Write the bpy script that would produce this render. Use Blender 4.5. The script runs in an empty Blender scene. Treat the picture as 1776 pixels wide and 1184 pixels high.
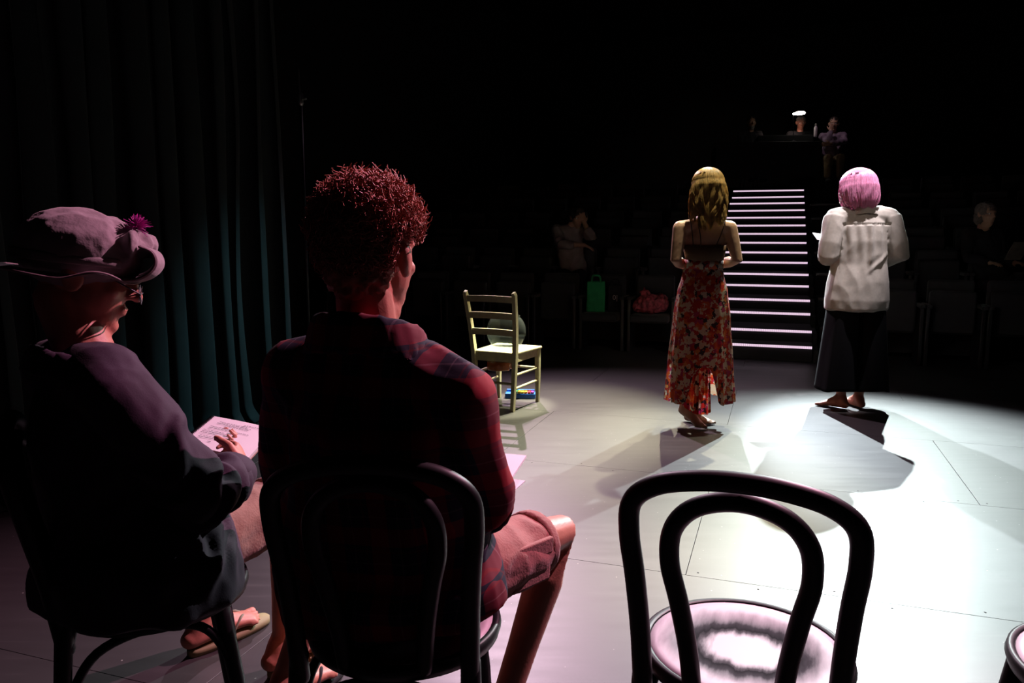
import bpy, bmesh, math, random
import numpy as np
from mathutils import Vector, Matrix, noise
random.seed(7); RNG = np.random.default_rng(7)
S = bpy.context.scene; COL = S.collection
V = Vector; PI = math.pi
def R(d): return math.radians(d)

# ------------------------------------------------------------------ camera, world, lights, exposure
CAM_H, TILT = 1.27, math.atan(187/1340)
cd = bpy.data.cameras.new('camera'); cam = bpy.data.objects.new('camera', cd); COL.objects.link(cam)
cam.location = (0, 0, CAM_H); cam.rotation_euler = (PI/2 - TILT, 0, 0)
cd.sensor_fit = 'HORIZONTAL'; cd.sensor_width = 36; cd.lens = 36*1340/1776; cd.clip_end = 100; cd.clip_start = .05
S.camera = cam
w = bpy.data.worlds.new('world'); S.world = w; w.use_nodes = True
w.node_tree.nodes['Background'].inputs[0].default_value = (.5, .55, .7, 1)
w.node_tree.nodes['Background'].inputs[1].default_value = .0006
S.view_settings.view_transform = 'Standard'; S.view_settings.look = 'None'
S.view_settings.exposure = 0; S.view_settings.gamma = 1; S.view_settings.use_curve_mapping = False
def spot(name, loc, aim, power, col, deg, blend=.5, size=.09):
    ld = bpy.data.lights.new(name, 'SPOT'); ld.energy = power; ld.color = col
    ld.spot_size = R(deg); ld.spot_blend = blend; ld.shadow_soft_size = size
    o = bpy.data.objects.new(name, ld); COL.objects.link(o); o.location = loc
    o.rotation_euler = (V(aim) - V(loc)).to_track_quat('-Z', 'Y').to_euler()
    return o
#      unseen lamps, the main ones over the seating facing the camera; two added fills
spot('stage_lamp_cool', (4.57, 9.62, 4.7), (1.5, 3.4, 0), 4000, (.86, 1, .98), 33.5, .7, .03)
spot('stage_lamp_front', (2.45, 11.8, 4.7), (2.72, 3.9, 0), 13000, (.84, .94, 1), 19.2, .75, .03)
spot('stage_lamp_amber', (2.64, 7.6, 4.9), (1.0, 4.8, .9), 1650, (1, .93, .62), 27, .7, .03)
spot('stage_lamp_side', (2.2, 9.2, 4.7), (.05, 5.2, 0), 2000, (1, .93, .62), 24, .9, .03)
spot('added_fill_chair', (1.3, 6.6, 5.0), (.02, 5.74, .5), 5200, (1, .95, .66), 10.5, .5, .03)  # added narrow spot that brightens the cream chair alone
spot('stage_lamp_rose', (3.0, 4.1, 4.4), (-.1, 1.9, .7), 1700, (1, .43, .62), 45, .8, .04)
spot('stage_lamp_pink', (-.2, 9.4, 4.7), (1.1, 3.7, 0), 1350, (1, .68, .86), 54, .95, .03)
spot('stage_lamp_wash', (3.6, .5, 4.8), (2.25, 5.25, 1.42), 225, (1, .80, .70), 13, .9, .1)
spot('stage_lamp_gold', (1.6, 5.25, 5.0), (1.22, 4.98, 1.2), 900, (1, .89, .60), 17, .7, .04)
spot('stage_lamp_overhead', (2.6, 4.9, 5.0), (2.455, 5.5, 1.55), 1900, (1, .88, .93), 9.5, .8, .04)
spot('added_fill_teal', (1.4, 6.6, 4.8), (-2.0, 4.6, -.2), 480, (.40, .88, 1), 20, 1, .06)  # added fill standing in for cool light spilling onto the curtain
S.cycles.caustics_reflective = False; S.cycles.caustics_refractive = False
S.cycles.max_bounces = 7; S.cycles.sample_clamp_indirect = 4

# ------------------------------------------------------------------ materials
def mat(name, col, rough=.6, var=.12, scale=14, metal=0, spec=.5, sheen=0, bump=0, bscale=90, coat=0, sub=0, trans=0):
    m = bpy.data.materials.new(name); m.use_nodes = True
    n = m.node_tree.nodes; L = m.node_tree.links; b = n['Principled BSDF']
    b.inputs['Roughness'].default_value = rough; b.inputs['Metallic'].default_value = metal
    b.inputs['Specular IOR Level'].default_value = spec; b.inputs['Sheen Weight'].default_value = sheen
    b.inputs['Coat Weight'].default_value = coat
    if sub:
        b.inputs['Subsurface Weight'].default_value = sub; b.inputs['Subsurface Radius'].default_value = (.012, .004, .002)
        b.inputs['Subsurface Scale'].default_value = 1
    tc = n.new('ShaderNodeTexCoord'); nz = n.new('ShaderNodeTexNoise'); nz.inputs['Scale'].default_value = scale
    nz.inputs['Detail'].default_value = 5
    L.new(tc.outputs['Object'], nz.inputs['Vector'])
    r = n.new('ShaderNodeValToRGB')
    r.color_ramp.elements[0].position = .3; r.color_ramp.elements[1].position = .7
    r.color_ramp.elements[0].color = tuple(c*(1-var) for c in col) + (1,)
    r.color_ramp.elements[1].color = tuple(min(1, c*(1+var)) for c in col) + (1,)
    L.new(nz.outputs['Fac'], r.inputs['Fac']); L.new(r.outputs['Color'], b.inputs['Base Color'])
    if bump:
        n2 = n.new('ShaderNodeTexNoise'); n2.inputs['Scale'].default_value = bscale; L.new(tc.outputs['Object'], n2.inputs['Vector'])
        bp = n.new('ShaderNodeBump'); bp.inputs['Strength'].default_value = bump; bp.inputs['Distance'].default_value = .01
        L.new(n2.outputs['Fac'], bp.inputs['Height']); L.new(bp.outputs['Normal'], b.inputs['Normal'])
    if trans:   # thin cloth: some light passes through
        t = n.new('ShaderNodeBsdfTranslucent'); L.new(r.outputs['Color'], t.inputs['Color'])
        mx = n.new('ShaderNodeMixShader'); mx.inputs[0].default_value = trans
        L.new(b.outputs[0], mx.inputs[1]); L.new(t.outputs[0], mx.inputs[2]); L.new(mx.outputs[0], n['Material Output'].inputs[0])
    return m
def emit(name, col, k):
    m = bpy.data.materials.new(name); m.use_nodes = True; b = m.node_tree.nodes['Principled BSDF']
    b.inputs['Base Color'].default_value = (*col, 1); b.inputs['Emission Color'].default_value = (*col, 1); b.inputs['Emission Strength'].default_value = k
    return m
def ramp_mat(m, stops, fac_from, interp='CONSTANT'):
    pass
M = {}
M['black'] = mat('matte_black', (.012, .012, .014), .8)
M['blackwood'] = mat('black_bentwood', (.006, .006, .007), .46, spec=.25)
M['seatblack'] = mat('auditorium_black', (.022, .022, .025), .75, sheen=.1)
M['carpet'] = mat('tier_carpet', (.02, .019, .021), .95)
M['metal'] = mat('dark_metal', (.05, .05, .055), .4, metal=.7)
M['chrome'] = mat('worn_chrome', (.6, .6, .58), .3, metal=1)
M['skin_a'] = mat('skin_ruddy', (.53, .215, .145),   .5, .1, 30, bump=.05, bscale=200)
M['skin_b'] = mat('skin_fair', (.58, .36, .25), .5, .08, 25)
M['skin_c'] = mat('skin_tan', (.42, .24, .16), .5, .08, 25)
M['eye'] = mat('eye_white', (.75, .72, .68), .2, .02)
M['iris'] = mat('eye_iris', (.05, .03, .02), .2)
M['jacket'] = mat('navy_jacket', (.038, .021, .040), .75, sheen=.04, spec=.2, bump=.05, bscale=300)
M['shorts_a'] = mat('brown_shorts', (.26, .13, .09), .85, .1, 30, sheen=.2, bump=.15, bscale=160)
M['shorts_b'] = mat('rust_cargo_shorts', (.34, .11, .09), .85, .12, 30, sheen=.2, bump=.15, bscale=160)
M['hat'] = mat('mauve_hat_cloth', (.29, .25, .26), .9, .12, 40, sheen=.2, bump=.12, bscale=120)
M['piping'] = mat('hat_piping', (.2, .14, .15), .6)
M['feather'] = mat('magenta_feather', (.55, .03, .38), .6, .25)
M['curl'] = mat('curly_brown_hair', (.42, .14, .10), .55, .3, 60, spec=.3)
M['blonde'] = mat('blonde_hair', (.62, .42, .16), .42, .35, 40, spec=.5, trans=.35)
M['pinkhair'] = mat('pink_wig_hair', (.97, .42, .66), .35, .12, 50, trans=.4, spec=.8)
M['greyhair'] = mat('grey_hair', (.22, .2, .18), .6, .2)
M['darkhair'] = mat('dark_hair', (.02, .014, .01), .5, .2)
M['linen'] = mat('white_linen', (.46, .43, .38), .85, .06, 60, sheen=.1, bump=.12, bscale=260, trans=.14)
M['whitecuff'] = M['linen']
M['culotte'] = mat('black_culotte_cloth', (.003, .003, .004), .9, spec=.1)
M['bra'] = mat('brown_bandeau_cloth', (.12, .065, .035), .8)
M['strap'] = mat('dark_strap', (.05, .025, .015), .7)
M['paper'] = mat('script_paper', (.72, .62, .68), .8, .02)
M['page'] = mat('notebook_paper', (.62, .56, .60), .85, .02)
M['ink'] = mat('printed_ink', (.2, .17, .2), .8)
M['sole'] = mat('olive_rubber', (.30, .28, .13), .7)
M['thong'] = mat('flip_flop_strap', (.2, .19, .12), .6)
M['chairpaint'] = mat('cream_chair_paint', (.62, .58, .36), .55, .12, 30)
M['uke'] = mat('varnished_ukulele_wood', (.42, .11, .025), .22, .25, 20, coat=.6)
M['ukedark'] = mat('ukulele_dark_wood', (.05, .02, .01), .35)
M['toyblue'] = mat('toy_blue_plastic', (.03, .16, .65), .35)
for k_, c_ in dict(yellow=(.75, .6, .03), green=(.1, .5, .08), orange=(.8, .25, .02), red=(.7, .03, .03), violet=(.25, .04, .4), cyan=(.05, .5, .7)).items():
    M['toy'+k_] = mat('toy_key_'+k_, c_, .35, .04)
M['greenbag'] = mat('green_shopping_bag', (.015, .30, .10), .75, .15)
M['pinkbag'] = mat('pink_plastic_bag', (.40, .07, .10), .45, .65, 26)
M['purpleshirt'] = mat('mauve_check_shirt', (.20, .14, .20), .8)
M['khaki'] = mat('khaki_cotton', (.35, .26, .15), .8)
M['palesweater'] = mat('pale_sweater', (.26, .21, .20), .9)
M['dkcloth'] = mat('dark_clothing', (.015, .015, .018), .9)
M['curtain'] = mat('dark_teal_velour', (.012, .024, .027), .85, .2, 6, sheen=.05)
M['led'] = emit('step_led', (1, .74, .94), 1.05)
M['lampglow'] = emit('desk_lamp_glow', (1, .93, .82), 12)
M['glassy'] = mat('spectacle_lens', (.06, .05, .05), .08, spec=1)
def thin_glass(name, tint, haze, k):
    m = bpy.data.materials.new(name); m.use_nodes = True; n, L = m.node_tree.nodes, m.node_tree.links; b = n['Principled BSDF']
    b.inputs['Base Color'].default_value = (.16, .18, .18, 1); b.inputs['Roughness'].default_value = .05; b.inputs['Specular IOR Level'].default_value = 1
    t = n.new('ShaderNodeBsdfTransparent'); t.inputs['Color'].default_value = (*tint, 1)
    lw = n.new('ShaderNodeLayerWeight'); lw.inputs['Blend'].default_value = .25
    r = n.new('ShaderNodeMapRange'); r.inputs[3].default_value = haze; r.inputs[4].default_value = k; L.new(lw.outputs['Facing'], r.inputs[0])
    mx = n.new('ShaderNodeMixShader'); L.new(r.outputs[0], mx.inputs[0]); L.new(t.outputs[0], mx.inputs[1]); L.new(b.outputs[0], mx.inputs[2]); L.new(mx.outputs[0], n['Material Output'].inputs[0])
    return m
M['glass'] = thin_glass('bowl_glass', (.96, .98, .97), .02, .26); M['water'] = thin_glass('bowl_water', (.95, .98, .98), .02, .2)

def nodes_of(m):
    return m.node_tree.nodes, m.node_tree.links, m.node_tree.nodes['Principled BSDF']
def floor_material():     # grey painted ply, scuffed, half-gloss
    m = bpy.data.materials.new('painted_ply'); m.use_nodes = True; n, L, b = nodes_of(m)
    tc = n.new('ShaderNodeTexCoord'); g = n.new('ShaderNodeNewGeometry')
    n1 = n.new('ShaderNodeTexNoise'); n1.inputs['Scale'].default_value = 1.6; n1.inputs['Detail'].default_value = 8
    n2 = n.new('ShaderNodeTexNoise'); n2.inputs['Scale'].default_value = 9; n2.inputs['Detail'].default_value = 6
    L.new(g.outputs['Position'], n1.inputs['Vector'])
    mp = n.new('ShaderNodeMapping'); mp.inputs['Scale'].default_value = (.35, 2.5, 1); mp.inputs['Rotation'].default_value = (0, 0, .35)
    L.new(g.outputs['Position'], mp.inputs['Vector']); L.new(mp.outputs[0], n2.inputs['Vector'])
    r = n.new('ShaderNodeValToRGB'); r.color_ramp.elements[0].position = .35; r.color_ramp.elements[1].position = .68
    r.color_ramp.elements[0].color = (.028, .027, .027, 1); r.color_ramp.elements[1].color = (.038, .037, .036, 1)
    L.new(n1.outputs['Fac'], r.inputs['Fac'])
    r2 = n.new('ShaderNodeValToRGB'); r2.color_ramp.elements[0].position = .62; r2.color_ramp.elements[1].position = .74
    r2.color_ramp.elements[0].color = (0, 0, 0, 1); r2.color_ramp.elements[1].color = (.35, .35, .35, 1)
    L.new(n2.outputs['Fac'], r2.inputs['Fac'])
    mx = n.new('ShaderNodeMixRGB'); mx.inputs[2].default_value = (.07, .068, .064, 1)
    L.new(r2.outputs['Color'], mx.inputs[0]); L.new(r.outputs['Color'], mx.inputs[1])
    # specks of glitter / dust
    vo = n.new('ShaderNodeTexVoronoi'); vo.inputs['Scale'].default_value = 16; L.new(g.outputs['Position'], vo.inputs['Vector'])
    r3 = n.new('ShaderNodeValToRGB'); r3.color_ramp.elements[0].position = .035; r3.color_ramp.elements[1].position = .05
    r3.color_ramp.elements[0].color = (1, 1, 1, 1); r3.color_ramp.elements[1].color = (0, 0, 0, 1)
    L.new(vo.outputs['Distance'], r3.inputs['Fac'])
    mx2 = n.new('ShaderNodeMixRGB'); mx2.inputs[2].default_value = (.3, .3, .27, 1)
    L.new(r3.outputs['Color'], mx2.inputs[0]); L.new(mx.outputs[0], mx2.inputs[1])
    L.new(mx2.outputs[0], b.inputs['Base Color'])
    rr = n.new('ShaderNodeMapRange'); rr.inputs[3].default_value = .38; rr.inputs[4].default_value = .50
    L.new(n2.outputs['Fac'], rr.inputs[0]); L.new(rr.outputs[0], b.inputs['Roughness'])
    b.inputs['Specular IOR Level'].default_value = 1
    return m
M['floor'] = floor_material()
def floral_material(tr=.25):
    m = bpy.data.materials.new('floral_print'); m.use_nodes = True; n, L, b = nodes_of(m)
    tc = n.new('ShaderNodeTexCoord')
    nz = n.new('ShaderNodeTexNoise'); nz.inputs['Scale'].default_value = 45; L.new(tc.outputs['Object'], nz.inputs['Vector'])
    ad = n.new('ShaderNodeMixRGB'); ad.blend_type = 'ADD'; ad.inputs[0].default_value = .05
    L.new(tc.outputs['Object'], ad.inputs[1]); L.new(nz.outputs['Color'], ad.inputs[2])
    vo = n.new('ShaderNodeTexVoronoi'); vo.inputs['Scale'].default_value = 40; L.new(ad.outputs[0], vo.inputs['Vector'])
    sp = n.new('ShaderNodeSeparateColor'); L.new(vo.outputs['Color'], sp.inputs[0])
    r = n.new('ShaderNodeValToRGB'); r.color_ramp.interpolation = 'CONSTANT'
    e = r.color_ramp.elements; e[0].position = 0; e[0].color = (.50, .030, .022, 1); e[1].position = .27; e[1].color = (.68, .11, .03, 1)
    for p, c in ((.40, (.72, .63, .50)), (.66, (.45, .04, .13)), (.74, (.05, .025, .03)), (.84, (.75, .58, .42)), (.93, (.68, .25, .07))):
        k = e.new(p); k.color = (*c, 1)
    L.new(sp.outputs[0], r.inputs['Fac']); L.new(r.outputs['Color'], b.inputs['Base Color'])
    b.inputs['Roughness'].default_value = .6
    t = n.new('ShaderNodeBsdfTranslucent'); L.new(r.outputs['Color'], t.inputs['Color'])
    mx = n.new('ShaderNodeMixShader'); mx.inputs[0].default_value = tr
    L.new(b.outputs[0], mx.inputs[1]); L.new(t.outputs[0], mx.inputs[2]); L.new(mx.outputs[0], n['Material Output'].inputs[0])
    return m
M['floral'] = floral_material(); M['floralthin'] = floral_material(.85)
def plaid_material():
    m = bpy.data.materials.new('red_navy_plaid'); m.use_nodes = True; n, L, b = nodes_of(m)
    tc = n.new('ShaderNodeTexCoord'); sx = n.new('ShaderNodeSeparateXYZ'); L.new(tc.outputs['Object'], sx.inputs[0])
    def bands(out, per, off):
        a = n.new('ShaderNodeMath'); a.operation = 'MULTIPLY_ADD'; a.inputs[1].default_value = 1/per; a.inputs[2].default_value = off; L.new(out, a.inputs[0])
        f = n.new('ShaderNodeMath'); f.operation = 'FRACT'; L.new(a.outputs[0], f.inputs[0])
        r = n.new('ShaderNodeValToRGB'); r.color_ramp.interpolation = 'CONSTANT'; e = r.color_ramp.elements
        e[0].position = 0; e[0].color = (.27, .012, .022, 1); e[1].position = .38; e[1].color = (.012, .010, .026, 1)
        for p, c in ((.60, (.13, .10, .12)), (.63, (.012, .010, .026)), (.86, (.10, .006, .012)), (.90, (.012, .010, .026))):
            k = e.new(p); k.color = (*c, 1)
        L.new(f.outputs[0], r.inputs['Fac']); return r
    su = n.new('ShaderNodeMath'); su.operation = 'MULTIPLY_ADD'; su.inputs[1].default_value = -.55; L.new(sx.outputs[1], su.inputs[0]); L.new(sx.outputs[0], su.inputs[2])
    r1 = bands(sx.outputs[2], .098, .1); r2 = bands(su.outputs[0], .098, .3)
    mx = n.new('ShaderNodeMixRGB'); mx.inputs[0].default_value = .5; L.new(r1.outputs[0], mx.inputs[1]); L.new(r2.outputs[0], mx.inputs[2])
    L.new(mx.outputs[0], b.inputs['Base Color']); b.inputs['Roughness'].default_value = .85; b.inputs['Specular IOR Level'].default_value = .25
    nz = n.new('ShaderNodeTexNoise'); nz.inputs['Scale'].default_value = 300; L.new(tc.outputs['Object'], nz.inputs['Vector'])
    bp = n.new('ShaderNodeBump'); bp.inputs['Strength'].default_value = .06; L.new(nz.outputs['Fac'], bp.inputs['Height']); L.new(bp.outputs[0], b.inputs['Normal'])
    return m
M['plaid'] = plaid_material()
def seat_material():     # black seat: pale sheen and dark dish shading painted into the colour
    m = bpy.data.materials.new('seat_sheen_and_dish_shade'); m.use_nodes = True; n, L, b = nodes_of(m)
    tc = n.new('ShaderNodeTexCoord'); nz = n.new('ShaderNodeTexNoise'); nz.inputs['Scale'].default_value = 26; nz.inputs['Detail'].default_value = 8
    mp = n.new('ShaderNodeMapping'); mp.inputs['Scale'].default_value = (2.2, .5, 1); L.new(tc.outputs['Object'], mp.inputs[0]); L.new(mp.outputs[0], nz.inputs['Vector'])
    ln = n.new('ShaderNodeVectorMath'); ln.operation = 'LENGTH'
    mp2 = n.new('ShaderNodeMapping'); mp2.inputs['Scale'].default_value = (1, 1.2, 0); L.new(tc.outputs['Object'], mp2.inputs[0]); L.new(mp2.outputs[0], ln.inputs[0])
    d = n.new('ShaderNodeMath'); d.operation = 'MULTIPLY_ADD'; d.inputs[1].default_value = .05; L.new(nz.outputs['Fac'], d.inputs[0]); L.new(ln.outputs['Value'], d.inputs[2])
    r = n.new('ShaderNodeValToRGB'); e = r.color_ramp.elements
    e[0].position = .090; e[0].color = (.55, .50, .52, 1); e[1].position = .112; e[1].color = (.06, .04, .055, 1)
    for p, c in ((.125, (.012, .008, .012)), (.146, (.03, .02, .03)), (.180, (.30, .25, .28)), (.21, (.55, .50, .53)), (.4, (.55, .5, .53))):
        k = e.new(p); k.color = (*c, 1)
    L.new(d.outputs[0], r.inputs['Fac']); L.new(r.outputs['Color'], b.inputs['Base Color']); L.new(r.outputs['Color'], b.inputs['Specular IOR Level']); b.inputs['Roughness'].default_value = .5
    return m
M['seatsheen'] = seat_material()

# ------------------------------------------------------------------ object helpers
def link(name, me, m=None, parent=None, loc=None, smooth=True):
    o = bpy.data.objects.new(name, me); COL.objects.link(o)
    if m is not None and me is not None: me.materials.append(M[m] if isinstance(m, str) else m)
    if parent: o.parent = parent
    if loc: o.location = loc
    if smooth and me is not None and len(me.polygons): me.polygons.foreach_set('use_smooth', [True]*len(me.polygons))
    return o
def thing(name, label, cat, loc=(0, 0, 0), rz=0, group=None):
    o = bpy.data.objects.new(name, None); COL.objects.link(o); o.location = loc; o.rotation_euler = (0, 0, rz)
    o.empty_display_size = .1; return tag(o, label, cat, group)
def tag(o, label, cat, group=None):
    o['label'] = label; o['category'] = cat
    if group: o['group'] = group
    return o
def struct(o): o['kind'] = 'structure'; return o
class MB:
    """collects closed shapes; build() links them as one mesh"""
    def __init__(s): s.v = []; s.f = []; s.n = 0
    def add(s, v, f):
        s.v.append(np.asarray(v, float).reshape(-1, 3)); s.f += [tuple(i+s.n for i in q) for q in f]; s.n += len(s.v[-1]); return s
    def box(s, x0, x1, y0, y1, z0, z1, X=None):
        v = np.array([(x, y, z) for z in (z0, z1) for x, y in ((x0, y0), (x1, y0), (x1, y1), (x0, y1))], float)
        if X is not None: v = xf(v, X)
        return s.add(v, [(3, 2, 1, 0), (4, 5, 6, 7), (0, 1, 5, 4), (1, 2, 6, 5), (2, 3, 7, 6), (3, 0, 4, 7)])
    def beam(s, a, b, w, h, up=(0, 0, 1)):
        a, b = V(a), V(b); t = (b-a).normalized(); sd = t.cross(V(up)).normalized(); u = sd.cross(t)
        v = [p + sd*i*w/2 + u*j*h/2 for p in (a, b) for i, j in ((-1, -1), (1, -1), (1, 1), (-1, 1))]
        return s.add([tuple(q) for q in v], [(0, 1, 2, 3), (7, 6, 5, 4), (4, 5, 1, 0), (5, 6, 2, 1), (6, 7, 3, 2), (7, 4, 0, 3)])
    def tube(s, pts, rad, seg=12, side=None, cap=True, ck=1.0, ph=0):
        pts = [V(p) for p in pts]; n = len(pts); rad = [(r, r) if not isinstance(r, tuple) else r for r in (rad if isinstance(rad, list) else [rad]*n)]
        tan = []
        for i in range(n):
            d = (pts[min(i+1, n-1)] - pts[max(i-1, 0)]); tan.append(d.normalized())
        rings = []
        u = V(side) if side else tan[0].orthogonal()
        fr = []
        for t in tan:
            u = (u - t*u.dot(t))
            if u.length < 1e-6: u = t.orthogonal()
            u.normalize(); fr.append((u.copy(), t.cross(u)))
        def ring(c, uu, vv, ra, rb): rings.append([c + uu*ra*math.cos(2*PI*k/seg+ph) + vv*rb*math.sin(2*PI*k/seg+ph) for k in range(seg)])
        if cap:
            ra, rb = rad[0]; r = min(ra, rb)
            for a in (80, 55, 28): ring(pts[0]-tan[0]*r*ck*math.sin(R(a)), *fr[0], ra*math.cos(R(a)), rb*math.cos(R(a)))
        for i in range(n): ring(pts[i], *fr[i], *rad[i])
        if cap:
            ra, rb = rad[-1]; r = min(ra, rb)
            for a in (28, 55, 80): ring(pts[-1]+tan[-1]*r*ck*math.sin(R(a)), *fr[-1], ra*math.cos(R(a)), rb*math.cos(R(a)))
        m = len(rings); v = [tuple(p) for rg in rings for p in rg]
        f = [(i*seg+k, i*seg+(k+1) % seg, (i+1)*seg+(k+1) % seg, (i+1)*seg+k) for i in range(m-1) for k in range(seg)]
        f += [tuple(range(seg-1, -1, -1)), tuple((m-1)*seg+k for k in range(seg))]
        return s.add(v, f)
    def ell(s, c, r, X=None, seg=18, rg=11):
        v = [(0, 0, -1)]; 
        for i in range(1, rg):
            a = -PI/2 + PI*i/rg
            v += [(math.cos(a)*math.cos(2*PI*k/seg), math.cos(a)*math.sin(2*PI*k/seg), math.sin(a)) for k in range(seg)]
        v.append((0, 0, 1)); v = np.array(v)*np.array(r)
        if X is not None: v = v @ np.array(X.to_3x3()).T
        v = v + np.array(c); f = []
        for k in range(seg): f.append((0, 1+(k+1) % seg, 1+k))
        for i in range(rg-2):
            for k in range(seg):
                a = 1+i*seg; f.append((a+k, a+(k+1) % seg, a+seg+(k+1) % seg, a+seg+k))
        a = 1+(rg-2)*seg
        for k in range(seg): f.append((a+k, a+(k+1) % seg, a+seg))
        return s.add(v, f)
    def lathe(s, prof, seg=32, c=(0, 0, 0), close=True):
        v = [(c[0]+r*math.cos(2*PI*k/seg), c[1]+r*math.sin(2*PI*k/seg), c[2]+z) for r, z in prof for k in range(seg)]; m = len(prof)
        f = [(i*seg+k, i*seg+(k+1) % seg, (i+1)*seg+(k+1) % seg, (i+1)*seg+k) for i in range(m-1) for k in range(seg)]
        if close: f += [tuple(range(seg-1, -1, -1)), tuple((m-1)*seg+k for k in range(seg))]
        return s.add(v, f)
    def mesh(s, name):
        me = bpy.data.meshes.new(name); me.from_pydata(np.concatenate(s.v).tolist(), [], s.f); me.update(); return me
    def build(s, name, m, parent=None, loc=None, smooth=True, bevel=0, seg=2, sub=0):
        o = link(name, s.mesh(name), m, parent, loc, smooth)
        if bevel:
            b = o.modifiers.new('b', 'BEVEL'); b.width = bevel; b.segments = seg; b.limit_method = 'ANGLE'; b.angle_limit = R(40); b.harden_normals = True; o.data.polygons.foreach_set('use_smooth', [True]*len(o.data.polygons)); bake(o)
        if sub:
            b = o.modifiers.new('s', 'SUBSURF'); b.levels = sub; b.render_levels = sub; bake(o)
        return o
def xf(v, X): v = np.asarray(v, float); A = np.array(X); return v @ A[:3, :3].T + A[:3, 3]
def bake(o):
    bpy.context.view_layer.update(); dg = bpy.context.evaluated_depsgraph_get()
    me = bpy.data.meshes.new_from_object(o.evaluated_get(dg)); old = o.data; o.modifiers.clear(); o.data = me; me.name = old.name
    if len(me.polygons): me.polygons.foreach_set('use_smooth', [True]*len(me.polygons))
    bpy.data.meshes.remove(old); return o
def blob(name, mb, voxel, m, parent=None, smooth=3, disp=None, factor=.5):
    o = link(name, mb.mesh(name), m, parent)
    md = o.modifiers.new('r', 'REMESH'); md.mode = 'VOXEL'; md.voxel_size = voxel; md.use_smooth_shade = True
    if smooth: sm = o.modifiers.new('s', 'SMOOTH'); sm.factor = factor; sm.iterations = smooth
    bake(o)
    if disp: displace(o.data, disp)
    return o
def displace(me, fn):
    n = len(me.vertices); co = np.empty(n*3); me.vertices.foreach_get('co', co); co = co.reshape(-1, 3)
    no = np.empty(n*3); me.vertex_normals.foreach_get('vector', no); no = no.reshape(-1, 3)
    d = np.array([fn(V(c)) for c in co]); co = co + no*d[:, None]; me.vertices.foreach_set('co', co.ravel()); me.update()
def folds(amp, fx=9, fy=9, fz=4, seed=0, amp2=0):
    o = V((seed*7.3, seed*3.1, seed*5.7))
    def fn(c):
        q = V((c.x*fx, c.y*fy, c.z*fz)) + o
        a = noise.noise(q); r = 1-abs(a)*2.2
        return amp*(r-.5) + (amp2*noise.noise(q*3.1) if amp2 else 0)
    return fn
def frame(fwd, up):
    f = V(fwd).normalized(); r = f.cross(V(up)).normalized(); u = r.cross(f)
    return Matrix((r, f, u)).transposed()         # columns: right, forward, up
def T(c, A): X = A.to_4x4(); X.translation = V(c); return X

# ------------------------------------------------------------------ people
def head_prims(mb, c, A, s=1.0):
    X = T(c, A)
    def e(p, r): mb.ell(X @ (V(p)*s), [k*s for k in r], A)
    def t(ps, rs): mb.tube([X @ (V(p)*s) for p in ps], [r*s for r in rs], 10)
    e((0, -.014, .035), (.076, .097, .085)); e((0, .028, -.02), (.063, .066, .088)); e((0, .04, -.072), (.047, .048, .04))
    e((0, .074, -.098), (.02, .017, .017)); e((0, .018, -.100), (.046, .056, .042))
    t([(0, .09, .025), (0, .103, -.002), (0, .113, -.024)], [.008, .010, .013])
    e((.012, .098, -.026), (.009, .012, .008)); e((-.012, .098, -.026), (.009, .012, .008))
    t([(-.045, .074, .028), (-.02, .089, .032), (.02, .089, .032), (.045, .074, .028)], [.010, .011, .011, .010])
    e((0, .088, -.055), (.025, .014, .0065)); e((0, .086, -.066), (.022, .014, .007))
    for sx in (-1, 1):
        e((sx*.042, .06, -.018), (.02, .02, .018))
        e((sx*.080, -.010, -.004), (.010, .022, .034)); e((sx*.086, -.020, .006), (.009, .016, .026))
def hand_prims(mb, wrist, fwd, nrm, side, s=1.0, curl=.5, spread=.10):
    """palm + five fingers; nrm = palm's outward normal (the side fingers curl to); side +1 thumb on the +right of (fwd x nrm)"""
    f = V(fwd).normalized(); n = V(nrm); n = (n-f*n.dot(f)).normalized(); r = f.cross(n)*side
    w = V(wrist); L = lambda a, b, c: w + r*a*s + f*b*s + n*c*s
    mb.tube([L(0, -.01, 0), L(.002, .03, 0), L(.004, .062, .002), L(.004, .088, .004)], [(.026*s, .018*s), (.036*s, .016*s), (.042*s, .0145*s), (.040*s, .012*s)], 12, side=r)
    for i, (x, ln, rd) in enumerate(((.032, .070, .0088), (.011, .079, .0090), (-.011, .073, .0086), (-.032, .057, .0078))):
        p = L(x, .084, .003); a = (i-1.4)*-spread; d = (f*math.cos(a) + r*math.sin(a)); th = curl*.45; pts = [p - d*.02*s]; pts.append(p)
        for k, fr in enumerate((.44, .31, .25)):
            dd = d*math.cos(th) + n*math.sin(th); p = p + dd*ln*fr*s; pts.append(p); th += curl*.75
        mb.tube(pts, [rd*s, rd*s, rd*.98*s, rd*.9*s, rd*.75*s], 8)
    p0 = L(.026, .016, .006); d = (r*.75 + f*.62 + n*.25).normalized(); d2 = (r*.35 + f*.85 + n*(.2+.35*curl)).normalized()
    mb.tube([p0, p0+d*.036*s, p0+d*.036*s+d2*.030*s, p0+d*.036*s+d2*.054*s], [.014*s, .0115*s, .0105*s, .0085*s], 8)
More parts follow.
